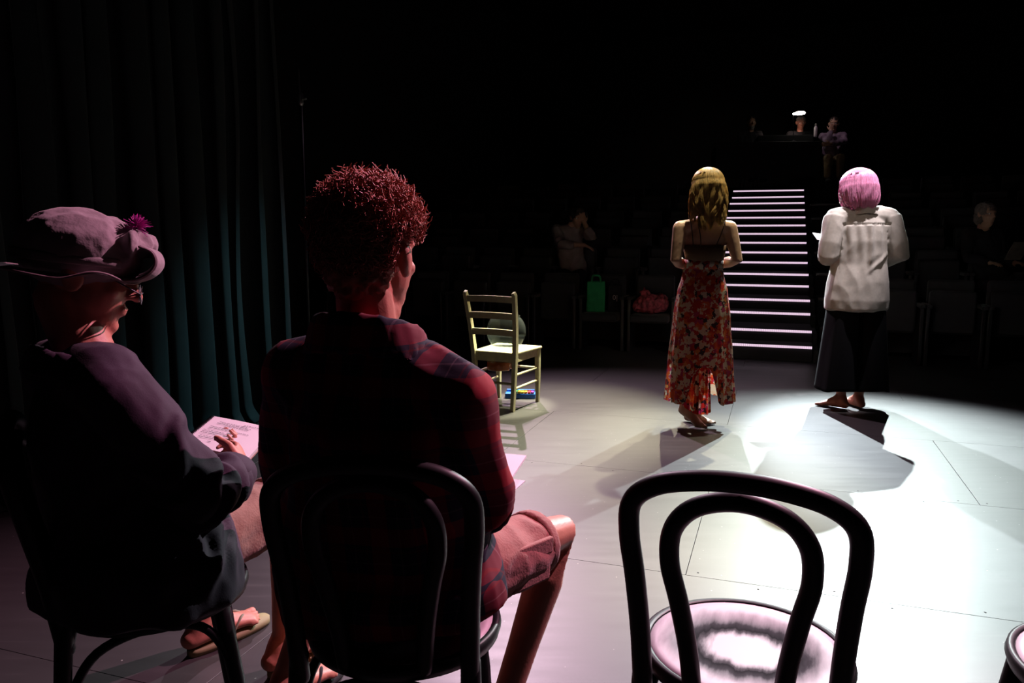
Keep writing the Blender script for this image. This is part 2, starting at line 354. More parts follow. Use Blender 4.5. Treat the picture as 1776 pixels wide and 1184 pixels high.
def foot_prims(mb, ankle, heel, toe, s=1.0, toes=True):
    """heel = point under the ankle on the ground, toe = tip on the ground"""
    a, h, t = V(ankle), V(heel), V(toe); f = (t-h).normalized(); up = V((0, 0, 1)); up = (up - f*up.dot(f)).normalized(); r = f.cross(up)
    L = (t-h).length
    mb.tube([a, a*.45+(h+up*.035*s)*.55, h+up*.034*s], [.036*s, .036*s, .032*s], 12)
    mb.tube([h+up*.030*s-f*.012*s, h+up*.034*s+f*L*.25, h+up*.030*s+f*L*.5, h+up*.020*s+f*L*.78], [(.030*s, .029*s), (.033*s, .032*s), (.040*s, .027*s), (.046*s, .018*s)], 14, side=r)
    mb.tube([a+f*.005, h+up*.058*s+f*L*.32, h+up*.030*s+f*L*.62], [.034*s, .028*s, .020*s], 10)
    if toes:
        for x, l, rd in ((-.034, 1.0, .0135), (-.012, .99, .0098), (.007, .96, .0092), (.024, .91, .0088), (.039, .85, .0082)):
            mb.tube([h+up*.015*s+f*L*.72+r*x*s, h+up*.013*s+f*(L*l-.012*s)+r*x*s*1.08], [rd*s, rd*s], 8)
def limb(mb, pts, rad, seg=14): 
    mb.tube(pts, rad, seg)
def mid(a, b, t=.5): return V(a).lerp(V(b), t)
def person(name, label, J, skin, voxel, loc=(0, 0, 0), thin=1.0):
    """J holds joints in world metres; builds one continuous skin mesh under an Empty at loc"""
    root = thing(name, label, 'person', loc); o = V(loc); P = {k: (V(v)-o) for k, v in J.items() if isinstance(v, tuple) and len(v) == 3 and k not in ('face', 'up', 'rt', 'rtp', 'hl_f', 'hl_n', 'hr_f', 'hr_n')}
    mb = MB(); s = J.get('s', 1.0); rt, rp = V(J['rt']), V(J.get('rtp', J['rt'])); w = J.get('w', 1.0)*thin; aw = w*J.get('arm', 1)
    p, ch, nk, hd = P['pelvis'], P['chest'], P['neck'], P['head']
    ab = mid(p, ch, .48)
    mb.tube([p, mid(p, ch, .25), ab, mid(p, ch, .8), ch, mid(ch, nk, .6)], [(.155*w, .115*w), (.150*w, .11*w), (.128*w, .098*w), (.148*w, .105*w), (.150*w, .10*w), (.09*w, .07*w)], 20, side=rt)
    A = frame(J['face'], J.get('up', (0, 0, 1)))
    base = T(hd, A) @ V((0, -.03*s, -.06*s))
    mb.tube([mid(ch, nk, .7), nk, mid(nk, base, .6), base], [.068*w, .060*s, .056*s, .054*s], 14)
    head_prims(mb, hd, A, s)
    for q in 'lr':
        sh, el, wr = P['sh_'+q], P['el_'+q], P['wr_'+q]
        mb.tube([mid(ch, nk, .55), mid(mid(ch, nk, .5), sh, .6), sh], [.065*w, .058*w, .054*w], 12)
        limb(mb, [sh, mid(sh, el, .45), el, mid(el, wr, .3), wr], [.054*aw, .048*aw, .040*aw, .042*aw, .027*s])
        hand_prims(mb, wr, J['h'+q+'_f'], J['h'+q+'_n'], J.get('h'+q+'_s', 1 if q == 'r' else -1), s*.97, J.get('curl', .5))
        hp, kn, an = P['hip_'+q], P['kn_'+q], P['an_'+q]
        limb(mb, [hp, mid(hp, kn, .5), kn, mid(kn, an, .28), mid(kn, an, .65), an], [.085*w, .075*w, .053*w, .053*w, .042*w, .034*s], 16)
        foot_prims(mb, an, P['he_'+q], P['to_'+q], s, J.get('toes', True))
    body = blob('body', mb, voxel, skin, root, J.get('sm', 3), factor=.45)
    X = T(hd, A)
    for sx in (-1, 1):
        e = MB(); e.ell(X @ (V((sx*.031, .077, .008))*s), [.0125*s]*3, A, 12, 8); eo = e.build('eye', 'eye', root)
        e = MB(); e.ell(X @ (V((sx*.031, .0865, .008))*s), [.0055*s, .0035*s, .0055*s], A, 10, 6); e.build('iris', 'iris', eo)
    return root, X, P
def strands(paths, rad, sides=3):
    """paths: (N,K,3) -> one mesh of thin tapered tubes"""
    N, K, _ = paths.shape; t = np.gradient(paths, axis=1); t /= np.linalg.norm(t, axis=2, keepdims=True)+1e-9
    a = np.cross(t, np.array([.31, .57, .76])); a /= np.linalg.norm(a, axis=2, keepdims=True)+1e-9; b = np.cross(t, a)
    taper = np.linspace(1, .45, K)[None, :, None]*rad
    ang = np.arange(sides)*2*PI/sides
    v = np.stack([paths + (a*math.cos(x)+b*math.sin(x))*taper for x in ang], 2)       # N,K,sides,3
    idx = np.arange(N*K*sides).reshape(N, K, sides); nx = np.roll(idx, -1, axis=2)
    f = np.stack([idx[:, :-1], nx[:, :-1], nx[:, 1:], idx[:, 1:]], -1).reshape(-1, 4)
    me = bpy.data.meshes.new('strands'); me.from_pydata(v.reshape(-1, 3).tolist(), [], f.tolist()); me.update(); return me
def PW(px, py, d):        # a point of the place at forward distance d, from where it is seen in the photograph
    u, v = (px-888)/1340, (592-py)/1340; c, s = math.cos(TILT), math.sin(TILT)
    t = d/(c + v*s); return V((u*t, d, CAM_H + t*(-s + v*c)))

# ------------------------------------------------------------------ setting (house frame: x along the rows, y up the tiers)
PSI = R(19); HO = V((2.98, 7.58, 0)); HX = Matrix.Translation(HO) @ Matrix.Rotation(-PSI, 4, 'Z')
def H(x, y, z=0): return HX @ V((x, y, z))
def hbox(name, m, x0, x1, y0, y1, z0, z1, parent=None, bevel=0):
    mb = MB(); mb.box(x0, x1, y0, y1, z0, z1); o = mb.build(name, m, parent, smooth=False, bevel=bevel)
    if not parent: o.location = HO; o.rotation_euler = (0, 0, -PSI)
    return o
floor = struct(hbox('floor', 'black', -6.2, 6.2, -10, 12.5, -.12, -.02))
struct(hbox('ceiling', 'black', -6.2, 6.2, -10, 12.5, 6.2, 6.3))
struct(hbox('wall_back', 'black', -6.2, 6.2, -10.1, -10, -.1, 6.3)); struct(hbox('wall_front', 'black', -6.2, 6.2, 12.5, 12.6, -.1, 6.3))
struct(hbox('wall_left', 'black', -6.3, -6.2, -10, 12.5, -.1, 6.3)); struct(hbox('wall_right', 'black', 6.2, 6.3, -10, 12.5, -.1, 6.3))
sc = MB()
for j in range(-3, 6):                       # half-lapped ply sheets, 2.44 x 1.22 m
    y1 = -2.88-1.22*j; y0 = y1-1.22; y1 = min(y1, .72); off = .6 if j % 2 == 0 else -.63
    x = off-2.44*3
    while x < 6.2:
        a, b = max(x, -6.19), min(x+2.44, 6.19)
        if b-a > .05:
            hbox('floor_panel', 'floor', a+.001, b-.001, y0+.001, y1-.001, -.02, 0, floor, .0008)
            for k in range(6):
                xx = a+.06+(b-a-.12)*k/5
                for yy in (y0+.035, y1-.035):
                    if abs(xx) < 4 and -8 < yy < -3.5: sc.lathe([(.0045, .0001), (.003, .0012)], 7, (xx+random.uniform(-.03, .03), yy, 0))
        x += 2.44
o = sc.build('screw_heads', 'black', floor, smooth=False); o['kind'] = 'stuff'

# staircase with lit nosings
st = thing('staircase', 'black staircase up the seating with a white light strip on every step', 'staircase', HO, -PSI)
lm = M['led']; n, L, b = nodes_of(lm); tc = n.new('ShaderNodeTexCoord'); sp = n.new('ShaderNodeSeparateXYZ'); L.new(tc.outputs['Object'], sp.inputs[0])
a = n.new('ShaderNodeMath'); a.operation = 'MULTIPLY'; a.inputs[1].default_value = 55; L.new(sp.outputs[0], a.inputs[0])
f_ = n.new('ShaderNodeMath'); f_.operation = 'PINGPONG'; f_.inputs[1].default_value = .5; L.new(a.outputs[0], f_.inputs[0])
mr = n.new('ShaderNodeMapRange'); mr.inputs[2].default_value = .5; mr.inputs[3].default_value = .35; mr.inputs[4].default_value = 1.25; L.new(f_.outputs[0], mr.inputs[0]); L.new(mr.outputs[0], b.inputs['Emission Strength'])
sy = [.4313*k-(.15 if k % 2 else 0) for k in range(16)]+[7.12]
for k in range(16):
    z = .165+.1242*k
    s_ = hbox('step', 'carpet', -1.18, 0, sy[k], sy[k+1]+.03, z-.16, z, st)
    inset = .05 if k % 2 else 0
    hbox('led_strip', 'led', -1.175, -.005, sy[k]-.012, sy[k]+.001, z-.028, z-.004, s_)
for x in (-1.23, .01):
    mb = MB()
    pts = [(sy[0]-.02, 0)] + [q for k in range(16) for q in ((sy[k]-.02, .13+.1242*k), (sy[k+1]-.02, .13+.1242*k))] + [(7.12, 0)]
    N = len(pts); v = [(x, *p) for p in pts]+[(x+.04, *p) for p in pts]
    mb.add(v, [tuple(range(N-1, -1, -1)), tuple(range(N, 2*N))]+[(i, (i+1) % N, N+(i+1) % N, N+i) for i in range(N)])
    mb.build('side_panel', 'black', st, smooth=False)
# tiers
NTH = ['first', 'second', 'third', 'fourth', 'fifth', 'sixth', 'seventh']
for where, x0, x1 in (('between the curtain and the lit staircase', -6.1, -1.28), ('beyond the woman in the white shirt', .1, 6.1)):
    for j in range(1, 8):
        z = .026+.248*j; zb = max(.005, z-.24)
        t = thing('seating_tier', 'black carpeted seating tier, %s step up, %s' % (NTH[j-1], where), 'seating tier', HO, -PSI)
        hbox('platform', 'carpet', x0, x1, .8626*j-.1, .8626*(j+1)-.115, zb, z, t); hbox('nosing', 'metal', x0, x1, .8626*j-.108, .8626*j-.1, z-.03, z+.002, t)
t = thing('control_platform', 'black platform at the top of the lit staircase carrying the control desk', 'platform', HO, -PSI)
hbox('deck', 'carpet', -6.1, 6.1, 7.2, 10.5, 1.95, 2.13, t); hbox('fascia', 'black', -6.1, 6.1, 7.19, 7.21, 1.0, 2.10, t)

# auditorium seats
def seat_proto(down):
    t = thing('auditorium_seat', '', 'seat')
    mb = MB(); mb.box(-.206, .206, .17, .25, .36, .82); mb.build('backrest', 'seatblack', t, bevel=.03)
    mb = MB()
    if down: mb.box(-.205, .205, -.25, .17, .33, .42)
    else: mb.box(-.205, .205, .03, .13, .30, .72)
    mb.build('seat_cushion', 'seatblack', t, bevel=.03)
    for x in (-.232, .232):
        mb = MB(); mb.box(x-.018, x+.018, -.12, .22, 0, .56); o = mb.build('seat_support', 'metal', t, bevel=.008)
        mb = MB(); mb.box(x-.024, x+.024, -.16, .18, .56, .595); mb.build('armrest', 'seatblack', o, bevel=.01)
    return t
def copy_thing(r, loc, rz, label=None, group=None):
    c = r.copy(); COL.objects.link(c); c.location = loc; c.rotation_euler = (0, 0, rz)
    if label: c['label'] = label
    if group: c['group'] = group
    for ch in r.children:
        d = ch.copy(); COL.objects.link(d); d.parent = c
        for g in ch.children: e = g.copy(); COL.objects.link(e); e.parent = d
    return c
P_UP, P_DN = seat_proto(False), seat_proto(True)
used = {}
DOWN = {('l', 0, 0), ('l', 0, 1), ('l', 1, 2), ('r', 1, 2)}
ORD = ['front', 'second', 'third', 'fourth', 'fifth', 'sixth']
for blk, xs in (('l', [-1.623-.537*i for i in range(8)]), ('r', [.735+.517*i for i in range(8)])):
    for row in range(6):
        for i, x in enumerate(xs):
            z = .0025 + (0 if row == 0 else .026+.248*row)
            dn = (blk, row, i) in DOWN; pr = P_DN if dn else P_UP
            side = 'between curtain and lit staircase' if blk == 'l' else 'beyond the woman in white'
            lab = ('black auditorium seat with its cushion folded down in the %s row %s' if dn else 'black tip-up auditorium seat in the %s row of dark seats %s') % (ORD[row], side)
            if dn and row == 0: lab = 'folded-down black auditorium seat carrying the '+('pink plastic bag' if i == 0 else 'green bag')
            if dn and row == 1: lab = 'black auditorium seat taken by the '+('person in pale sweater' if blk == 'l' else 'fair-haired person in black')
            grp = None if dn else 'dark tip-up seats in the %s row %s' % (ORD[row], side)
            if pr not in used: used[pr] = 1; o = pr; o.location = H(x, .8626*row+.22, z); o.rotation_euler = (0, 0, -PSI); o['label'] = lab; 
            else: o = copy_thing(pr, H(x, .8626*row+.22, z), -PSI, lab)
            if grp: o['group'] = grp
            elif 'group' in o: del o['group']

# stage curtains along the side of the stage
def curtain(label, y0, y1, seed):
    nx, nz = 260, 40; rng = random.Random(seed); ph = [rng.uniform(0, 6) for _ in range(6)]
    v = []
    for j in range(nz+1):
        t = j/nz; z = 4.7*(t**1.6)
        for i in range(nx+1):
            s = i/nx; y = y0+(y1-y0)*s; q = (y1-y0)*s
            A = .055*(1-.35*t)+.02*noise.noise(V((q*2, z*.3, seed)))
            d = A*math.sin(q*2*PI/.21+ph[0]+1.3*noise.noise(V((q*1.5, z*.25, seed+5)))) + .035*math.sin(q*2*PI/.53+ph[1]+.5*t) + .05*noise.noise(V((q*3, z*.5, seed+9)))*(1-t)
            y += .03*math.sin(q*2*PI/.21*2+ph[2]) + .05*noise.noise(V((q*4, z*.7, seed+3)))
            if z < .10: k = 1-z/.10; d += k*(.05+.07*abs(noise.noise(V((q*6, z*20, seed+2))))); z2 = max(.006, z+.03*k*abs(noise.noise(V((q*9, z*30, seed+8)))))
            else: z2 = z
            v.append((d, y, z2))
    W = nx+1; f = [(j*W+i, j*W+i+1, (j+1)*W+i+1, (j+1)*W+i) for j in range(nz) for i in range(nx)]
    mb = MB(); mb.add(v, f); o = link('stage_curtain', mb.mesh('stage_curtain'), 'curtain'); o.location = H(-3.72, 0, 0); o.rotation_euler = (0, 0, -PSI)
    md = o.modifiers.new('t', 'SOLIDIFY'); md.thickness = .004; bake(o); tag(o, label, 'curtain')
curtain('dark teal stage curtain hanging in folds beside the thin upright pole', -5.35, -3.36, 1)
curtain('dark teal stage curtain behind the man in the hat', -8.4, -5.40, 2)
pp = thing('upright_pole', 'thin dark upright pole with a bright metal tip at the curtain edge', 'pole', PW(541, 712, 5.7).xy.to_3d())
pl = pp.location; top = PW(535, 121, 5.7).z; cl = PW(537, 172, 5.7).z
mb = MB(); mb.tube([(0, 0, .02), (0, 0, cl)], .011, 12, cap=False); mb.build('pole', 'metal', pp)
mb = MB(); mb.lathe([(.09, 0), (.09, .01), (.03, .02), (.016, .06)], 24); mb.build('base_plate', 'metal', pp)
mb = MB(); mb.tube([(0, 0, cl-.03), (0, 0, cl+.03)], .02, 12); mb.tube([(.0, 0, cl), (.04, -.01, cl)], .008, 8); mb.build('clamp', 'chrome', pp)
mb = MB(); mb.tube([(0, 0, cl), (-.006, 0, top-.1), (-.008, 0, top)], [.006, .006, .010], 10); mb.build('tip', 'chrome', pp)

# ------------------------------------------------------------------ bentwood chairs
def smooth_path(pts, n):
    pts = [V(p) for p in pts]; out = []
    for i in range(len(pts)-1):
        p0, p1, p2, p3 = pts[max(i-1, 0)], pts[i], pts[i+1], pts[min(i+2, len(pts)-1)]
        for k in range(n):
            t = k/n; out.append(.5*((2*p1)+(p2-p0)*t+(2*p0-5*p1+4*p2-p3)*t*t+(3*p1-p0-3*p2+p3)*t**3))
    return out+[pts[-1]]
def bentwood(label, loc, rz):
    t = thing('bentwood_chair', label, 'chair', loc, rz); t.scale = (1, 1, .97)
    def by(z): return -.185-.085*max(0, (z-.46)/.43)
    half = [(.168, .42), (.172, .56), (.179, .68), (.187, .77), (.180, .835), (.138, .872), (.070, .890)]
    pts = [(-x, by(z), z) for x, z in half]+[(0, by(.895), .895)]+[(x, by(z), z) for x, z in reversed(half)]
    mb = MB(); mb.tube(smooth_path(pts, 6), .0185, 14, side=(0, 1, 0)); mb.build('back_hoop', 'blackwood', t)
    half = [(.078, .45), (.086, .54), (.102, .64), (.117, .72), (.110, .79), (.070, .838)]
    pts = [(-x, by(z)+.004, z) for x, z in half]+[(0, by(.856)+.004, .857)]+[(x, by(z)+.004, z) for x, z in reversed(half)]
    mb = MB(); mb.tube(smooth_path(pts, 6), .0175, 14, side=(0, 1, 0)); mb.build('inner_hoop', 'blackwood', t)
    mb = MB(); mb.lathe([(.176, .425), (.204, .428), (.209, .445), (.206, .458), (.199, .4615), (.192, .458)], 56, close=False)
    mb.lathe([(.192, .458), (.186, .45), (.176, .425)], 56, close=False); mb.build('seat_ring', 'blackwood', t)
    mb = MB(); mb.lathe([(.191, .44), (.191, .4555), (.172, .457), (.14, .455), (.12, .4505), (.06, .4485), (.004, .448)], 56); mb.build('seat', 'seatsheen', t)
    for x in (-1, 1):
        mb = MB(); mb.tube([(x*.17, -.185, .47), (x*.178, -.20, .3), (x*.195, -.235, .006)], [.019, .017, .013], 12); mb.build('leg', 'blackwood', t)
        mb = MB(); mb.tube([(x*.135, .125, .43), (x*.15, .15, .25), (x*.165, .175, .006)], [.02, .018, .013], 12); mb.build('leg', 'blackwood', t)
    LG = {(-1, -1): ((-.178, -.20), (-.185, -.212)), (1, -1): ((.178, -.20), (.185, -.212)), (1, 1): ((.15, .15), (.155, .16)), (-1, 1): ((-.15, .15), (-.155, .16))}
    ks = [(-1, -1), (1, -1), (1, 1), (-1, 1)]
    for i in range(4):
        (ax, ay), (a2x, a2y) = LG[ks[i]]; (bx, by_), (b2x, b2y) = LG[ks[(i+1) % 4]]
        cx, cy = (ax+bx)/2*.93, (ay+by_)/2*.93
        mb = MB(); mb.tube(smooth_path([(a2x*.985, a2y*.985, .20), (ax*.9+cx*.1, ay*.9+cy*.1, .31), (ax*.6+cx*.4, ay*.6+cy*.4, .395), (cx, cy, .418), (bx*.6+cx*.4, by_*.6+cy*.4, .395), (bx*.9+cx*.1, by_*.9+cy*.1, .31), (b2x*.985, b2y*.985, .20)], 6), .0105, 10); mb.build('arch_brace', 'blackwood', t)
    return t
bentwood('empty black bentwood chair with double hoop back and shiny dished seat', (.473, 1.465, 0), -R(22))
bentwood('black bentwood chair the curly-haired man in plaid sits on', (-.232, 1.585, 0), -R(5))
bentwood('black bentwood chair the man in the hat sits on', (-.85, 1.75, 0), -R(62))
bentwood('bentwood chair of which only the shiny round seat edge shows at the frame edge', (1.185, 1.37, 0), R(14))

# ------------------------------------------------------------------ ladder-back chair and what is on it
C1 = V((-.036, 5.69, 0)); A1 = R(27)
lc = thing('ladderback_chair', 'cream painted ladder-back chair holding a glass fishbowl', 'chair', C1, -A1)
for x in (-1, 1):
    mb = MB(); p = [(x*.15, -.205, 0), (x*.16, -.20, .25), (x*.168, -.20, .42), (x*.182, -.225, .62), (x*.197, -.27, .845), (x*.192, -.278, .862)]
    mb.tube(p, [(.018, .024), (.021, .026), (.022, .028), (.021, .026), (.019, .025), (.016, .022)], 4, side=(1, 0, 0), ph=PI/4, ck=.1); mb.build('rear_post', 'chairpaint', lc, smooth=False, bevel=.003)
    mb = MB(); mb.tube([(x*.165, .185, 0), (x*.168, .182, .2), (x*.168, .178, .41)], [.017, .023, .025], 4, side=(1, .0, 0), ph=PI/4, ck=.05); mb.build('leg', 'chairpaint', lc, smooth=False, bevel=.003)
    for z in (.165, .262):
        mb = MB(); mb.tube([(x*.158, -.20, z), (x*.167, .18, z+.005)], .0105, 8); mb.build('rung', 'chairpaint', lc)
for y, x, z in ((.182, .167, .262), (-.2, .158, .2)):
    mb = MB(); mb.tube([(-x, y, z), (x, y, z)], .010, 8); mb.build('rung', 'chairpaint', lc)
for z, hw in ((.83, .19), (.71, .183), (.59, .175)):
    mb = MB(); yb = -.2-.07*max(0, (z-.45)/.4)
    top = [(-hw+2*hw*k/10, yb-.018*(1-(k/5-1)**2), z+.006*(1-(k/5-1)**2)-.02) for k in range(11)]
    mb.tube(top, (.0095, .032), 4, side=(0, 1, 0), ph=PI/4, ck=.05); mb.build('ladder_slat', 'chairpaint', lc, smooth=False)
mb = MB(); mb.add([(-.17, -.21, .41), (.17, -.21, .41), (.195, .205, .41), (-.195, .205, .41), (-.17, -.21, .43), (.17, -.21, .43), (.195, .205, .43), (-.195, .205, .43)],
       [(3, 2, 1, 0), (4, 5, 6, 7), (0, 1, 5, 4), (1, 2, 6, 5), (2, 3, 7, 6), (3, 0, 4, 7)]); mb.build('seat', 'chairpaint', lc, bevel=.008)
for a_, b_2 in (((-.165, .178), (.165, .178)), ((-.155, -.2), (.155, -.2)), ((-.16, -.19), (-.166, .17)), ((.16, -.19), (.166, .17))):
    mb = MB(); mb.beam((*a_, .385), (*b_2, .385), .018, .055); mb.build('apron', 'chairpaint', lc, smooth=False)
bw = thing('fishbowl', 'round clear glass fishbowl with water on the cream chair', 'fishbowl', V((-.043, 5.72, .431)))
prof = []
for k in range(24):
    a = R(-52+ (52+48)*k/23); prof.append((.148*math.cos(a), .118+.148*math.sin(a)*1.0))
outer = [(.0005, .0)]+[(.075, 0)]+[(r, max(0.0, z)) for r, z in prof if z > .003]+[(.104, .236)]
inner = [(.099, .236)]+[(r-.004, max(.008, z)) for r, z in reversed(prof) if z > .012]+[(.07, .008), (.0005, .008)]
mb = MB(); mb.lathe(outer+inner, 48); mb.build('bowl', 'glass', bw)
wp = [(.0005, .0095)]+[(r-.0055, z) for r, z in prof if .012 < z < .088]+[(.0005, .088)]
mb = MB(); mb.lathe(wp, 48); mb.build('water', 'water', bw)
# ukulele on the rungs
uk = thing('ukulele', 'small varnished brown ukulele tucked under the seat of the cream chair', 'ukulele', V((-.075, 5.66, .277)), -A1-R(8))
def outline(n=64):
    pts = []
    for k in range(n):
        a = 2*PI*k/n; y = .125*math.sin(a)
        wd = .090+.020*(-math.sin(a)) - .022*math.exp(-((y-.02)/.035)**2)
        pts.append((wd*math.cos(a), y))
    return pts
ol = outline(); N = len(ol); mb = MB()
v = [(x*.97, y*.97, 0) for x, y in ol]+[(x, y, .006) for x, y in ol]+[(x, y, .054) for x, y in ol]+[(x*.97, y*.97, .06) for x, y in ol]
mb.add(v, [tuple(range(N-1, -1, -1)), tuple(range(3*N, 4*N))]+[(r*N+i, r*N+(i+1) % N, (r+1)*N+(i+1) % N, (r+1)*N+i) for r in range(3) for i in range(N)]); mb.build('body', 'uke', uk)
mb = MB(); mb.lathe([(.027, .0600), (.026, .0612), (.001, .0612)], 24, (0, .02, 0)); mb.build('sound_hole', 'ukedark', uk)
mb = MB(); mb.beam((0, .10, .058), (0, .30, .058), .034, .016); mb.build('neck', 'uke', uk, bevel=.004)
mb = MB(); mb.beam((0, .30, .055), (0, .37, .05), .048, .014); mb.build('headstock', 'ukedark', uk, bevel=.004)
mb = MB(); mb.beam((-.03, -.06, .063), (.03, -.06, .063), .012, .007); mb.build('bridge', 'ukedark', uk, bevel=.002)
# toy keyboard
ty = thing('toy_keyboard', 'blue toy keyboard with rainbow keys on the floor under the cream chair', 'toy', V((.066, 5.93, 0)), -R(4))
mb = MB(); mb.box(-.118, .118, -.05, .05, 0, .042); mb.build('case', 'toyblue', ty, bevel=.008)
for i, k in enumerate(('cyan', 'green', 'yellow', 'yellow', 'orange', 'red', 'violet')):
    mb = MB(); mb.box(-.072+i*.026, -.049+i*.026, -.046, .015, .040, .054); mb.build('key', 'toy'+k, ty, bevel=.002)
mb = MB(); mb.box(-.11, .11, .02, .046, .04, .06); mb.build('rear_rail', 'toyblue', ty, bevel=.004)

# bags on the front row
def bag_mesh(w, d, h, seed, crumple=.02, taper=.9):
    mb = MB(); nx, nz = 40, 22; v = []
    for j in range(nz+1):
        t = j/nz
        for i in range(nx):
            a = 2*PI*i/nx; c, s_ = math.cos(a), math.sin(a); e = .35
            x = w/2*math.copysign(abs(c)**e, c)*(1-(1-taper)*t); y = d/2*math.copysign(abs(s_)**e, s_)*(1-.75*t*t)
            k = crumple*noise.noise(V((x*14, y*14+seed, t*h*16)))
            v.append((x*(1+k*4), y+k, h*t+(.02*noise.noise(V((x*20, y*20, seed))) if j == nz else 0)))
    f = [(j*nx+i, j*nx+(i+1) % nx, (j+1)*nx+(i+1) % nx, (j+1)*nx+i) for j in range(nz) for i in range(nx)]+[tuple(range(nx-1, -1, -1))]
    f += [tuple(nz*nx+i for i in range(nx))]
    mb.add(v, f); return mb
z0 = .423; g0 = H(-2.235, .17, z0)
gb = thing('shopping_bag', 'green fabric shopping bag standing on a front row seat', 'bag', g0, -R(8))
bag_mesh(.205, .13, .33, 3, .012, .97).build('bag_body', 'greenbag', gb)
for y in (-.02, .02):
    mb = MB(); mb.tube(smooth_path([(-.05, y, .32), (-.035, y, .39), (.035, y, .385), (.05, y, .32)], 6), (.011, .003), 8, side=(1, 0, 0)); mb.build('handle', 'greenbag', gb)
db = thing('tote_bag', 'dark tote bag with a pale printed mark beside the green bag', 'bag', H(-2.04, .26, z0), -R(8))
bag_mesh(.16, .08, .29, 8, .010, .95).build('bag_body', 'dkcloth', db)
for y in (-.015, .015):
    mb = MB(); mb.tube(smooth_path([(-.04, y, .28), (-.03, y, .34), (.03, y, .34), (.04, y, .28)], 6), (.009, .003), 8, side=(1, 0, 0)); mb.build('handle', 'dkcloth', db)
fc = bpy.data.curves.new('t', 'FONT'); fc.body = '0|'; fc.size = .075; fc.extrude = .0015; fc.align_x = 'CENTER'
fo = bpy.data.objects.new('t', fc); COL.objects.link(fo); bpy.context.view_layer.update()
me = bpy.data.meshes.new_from_object(fo.evaluated_get(bpy.context.evaluated_depsgraph_get())); bpy.data.objects.remove(fo)
o = link('printed_mark', me, 'paper', db, (.0, -.047, .13), False); o.rotation_euler = (PI/2, 0, 0)
pb = thing('plastic_bag', 'crumpled pink striped plastic bag slumped on a front row seat', 'bag', H(-1.63, .14, z0+.004), -R(19))
mb = MB(); mb.ell((0, 0, .10), (.17, .11, .10)); mb.ell((-.10, 0, .07), (.09, .09, .07)); mb.ell((.09, .01, .11), (.095, .09, .10)); mb.tube([(-.06, 0, .15), (-.085, 0, .235), (-.075, 0, .265)], [.05, .03, .016], 12)
blob('bag_body', mb, .008, 'pinkbag', pb, 2, folds(.022, 22, 22, 14, 4, .006))
mb = MB(); mb.tube(smooth_path([(-.075, -.02, .24), (-.03, -.03, .235), (.01, -.02, .17), (.03, -.03, .14)], 5), (.018, .005), 8); mb.build('handle', 'pinkbag', pb)

# ------------------------------------------------------------------ the man in the plaid shirt
def sleeve(mb, sh, el, wr, r, f=.35, top=None):
    """sleeve from the shoulder past the elbow by f of the forearm"""
    pts = [sh, mid(sh, el, .35), mid(sh, el, .75), el, mid(el, wr, f*.6), mid(el, wr, f)] if f > 0 else [sh, mid(sh, el, .4), mid(sh, el, .8), mid(sh, el, 1+f)]
    rr = [r*1.12, r*1.05, r*.98, r*.95, r*.9, r*.86] if f > 0 else [r*1.12, r*1.03, r*.98, r*.95]
    mb.tube(pts, rr, 16, ck=.3)
BASE2 = (-.235, 1.60, 0)
J2 = dict(pelvis=(-.245, 1.60, .56), chest=(-.275, 1.515, .885), neck=(-.278, 1.49, 1.055), head=(-.272, 1.505, 1.222),
          face=(math.sin(R(21)), math.cos(R(21)), -.03), rt=(.951, -.309, 0), w=.93,
          sh_l=(-.452, 1.56, .985), sh_r=(-.098, 1.445, .965), el_l=(-.50, 1.68, .72), el_r=(-.052, 1.53, .715), wr_l=(-.33, 1.85, .685), wr_r=(-.11, 1.775, .668),
          hl_f=(.75, .6, 0), hl_n=(0, 0, 1), hr_f=(-.25, .95, .03), hr_n=(-.2, 0, 1), curl=.35,
          hip_l=(-.325, 1.63, .535), hip_r=(-.155, 1.575, .535), kn_l=(-.465, 2.02, .50), kn_r=(.125, 1.945, .492),
          an_l=(-.605, 1.925, .10), an_r=(-.025, 1.77, .10), he_l=(-.62, 1.89, .02), to_l=(-.515, 2.10, .02), he_r=(-.04, 1.735, .02), to_r=(.085, 1.96, .02))
man2, XH2, P2 = person('person', 'curly-haired person in a red and navy plaid shirt and rust shorts seated reading a script', J2, 'skin_a', .0058, BASE2)
rt2 = V(J2['rt'])
mb = MB(); p, ch, nk = P2['pelvis'], P2['chest'], P2['neck']
mb.tube([p+V((-.012, -.01, -.085)), p+V((-.022, -.01, -.02)), p+V((-.028, -.01, .06)), mid(p, ch, .5)+V((-.014, 0, 0)), mid(p, ch, .85), mid(ch, nk, .25), mid(ch, nk, .62), mid(ch, nk, .86)],
        [(.262, .175), (.265, .180), (.248, .165), (.208, .145), (.192, .138), (.180, .122), (.142, .100), (.092, .078)], 28, side=rt2, ck=.15)
for q in 'lr':
    mb.tube([mid(ch, nk, .72), mid(mid(ch, nk, .66), P2['sh_'+q], .6)+V((0, 0, .006)), P2['sh_'+q]+V((0, 0, -.004))], [.088, .078, .070], 14)
    sleeve(mb, P2['sh_'+q]+V((0, 0, -.004)), P2['el_'+q], P2['wr_'+q], .062, .12)
def shirt_folds(c):
    a = noise.noise(V((c.x*8+3, c.y*8, c.z*4+1))); b = noise.noise(V((c.x*16+9, c.y*16, c.z*11+2)))
    return .012*(.6-abs(a)*2) + .006*b + .004*math.sin(c.z*60+6*a)*max(0, .75-c.z)
shirt2 = blob('plaid_shirt', mb, .008, 'plaid', man2, 4, shirt_folds)
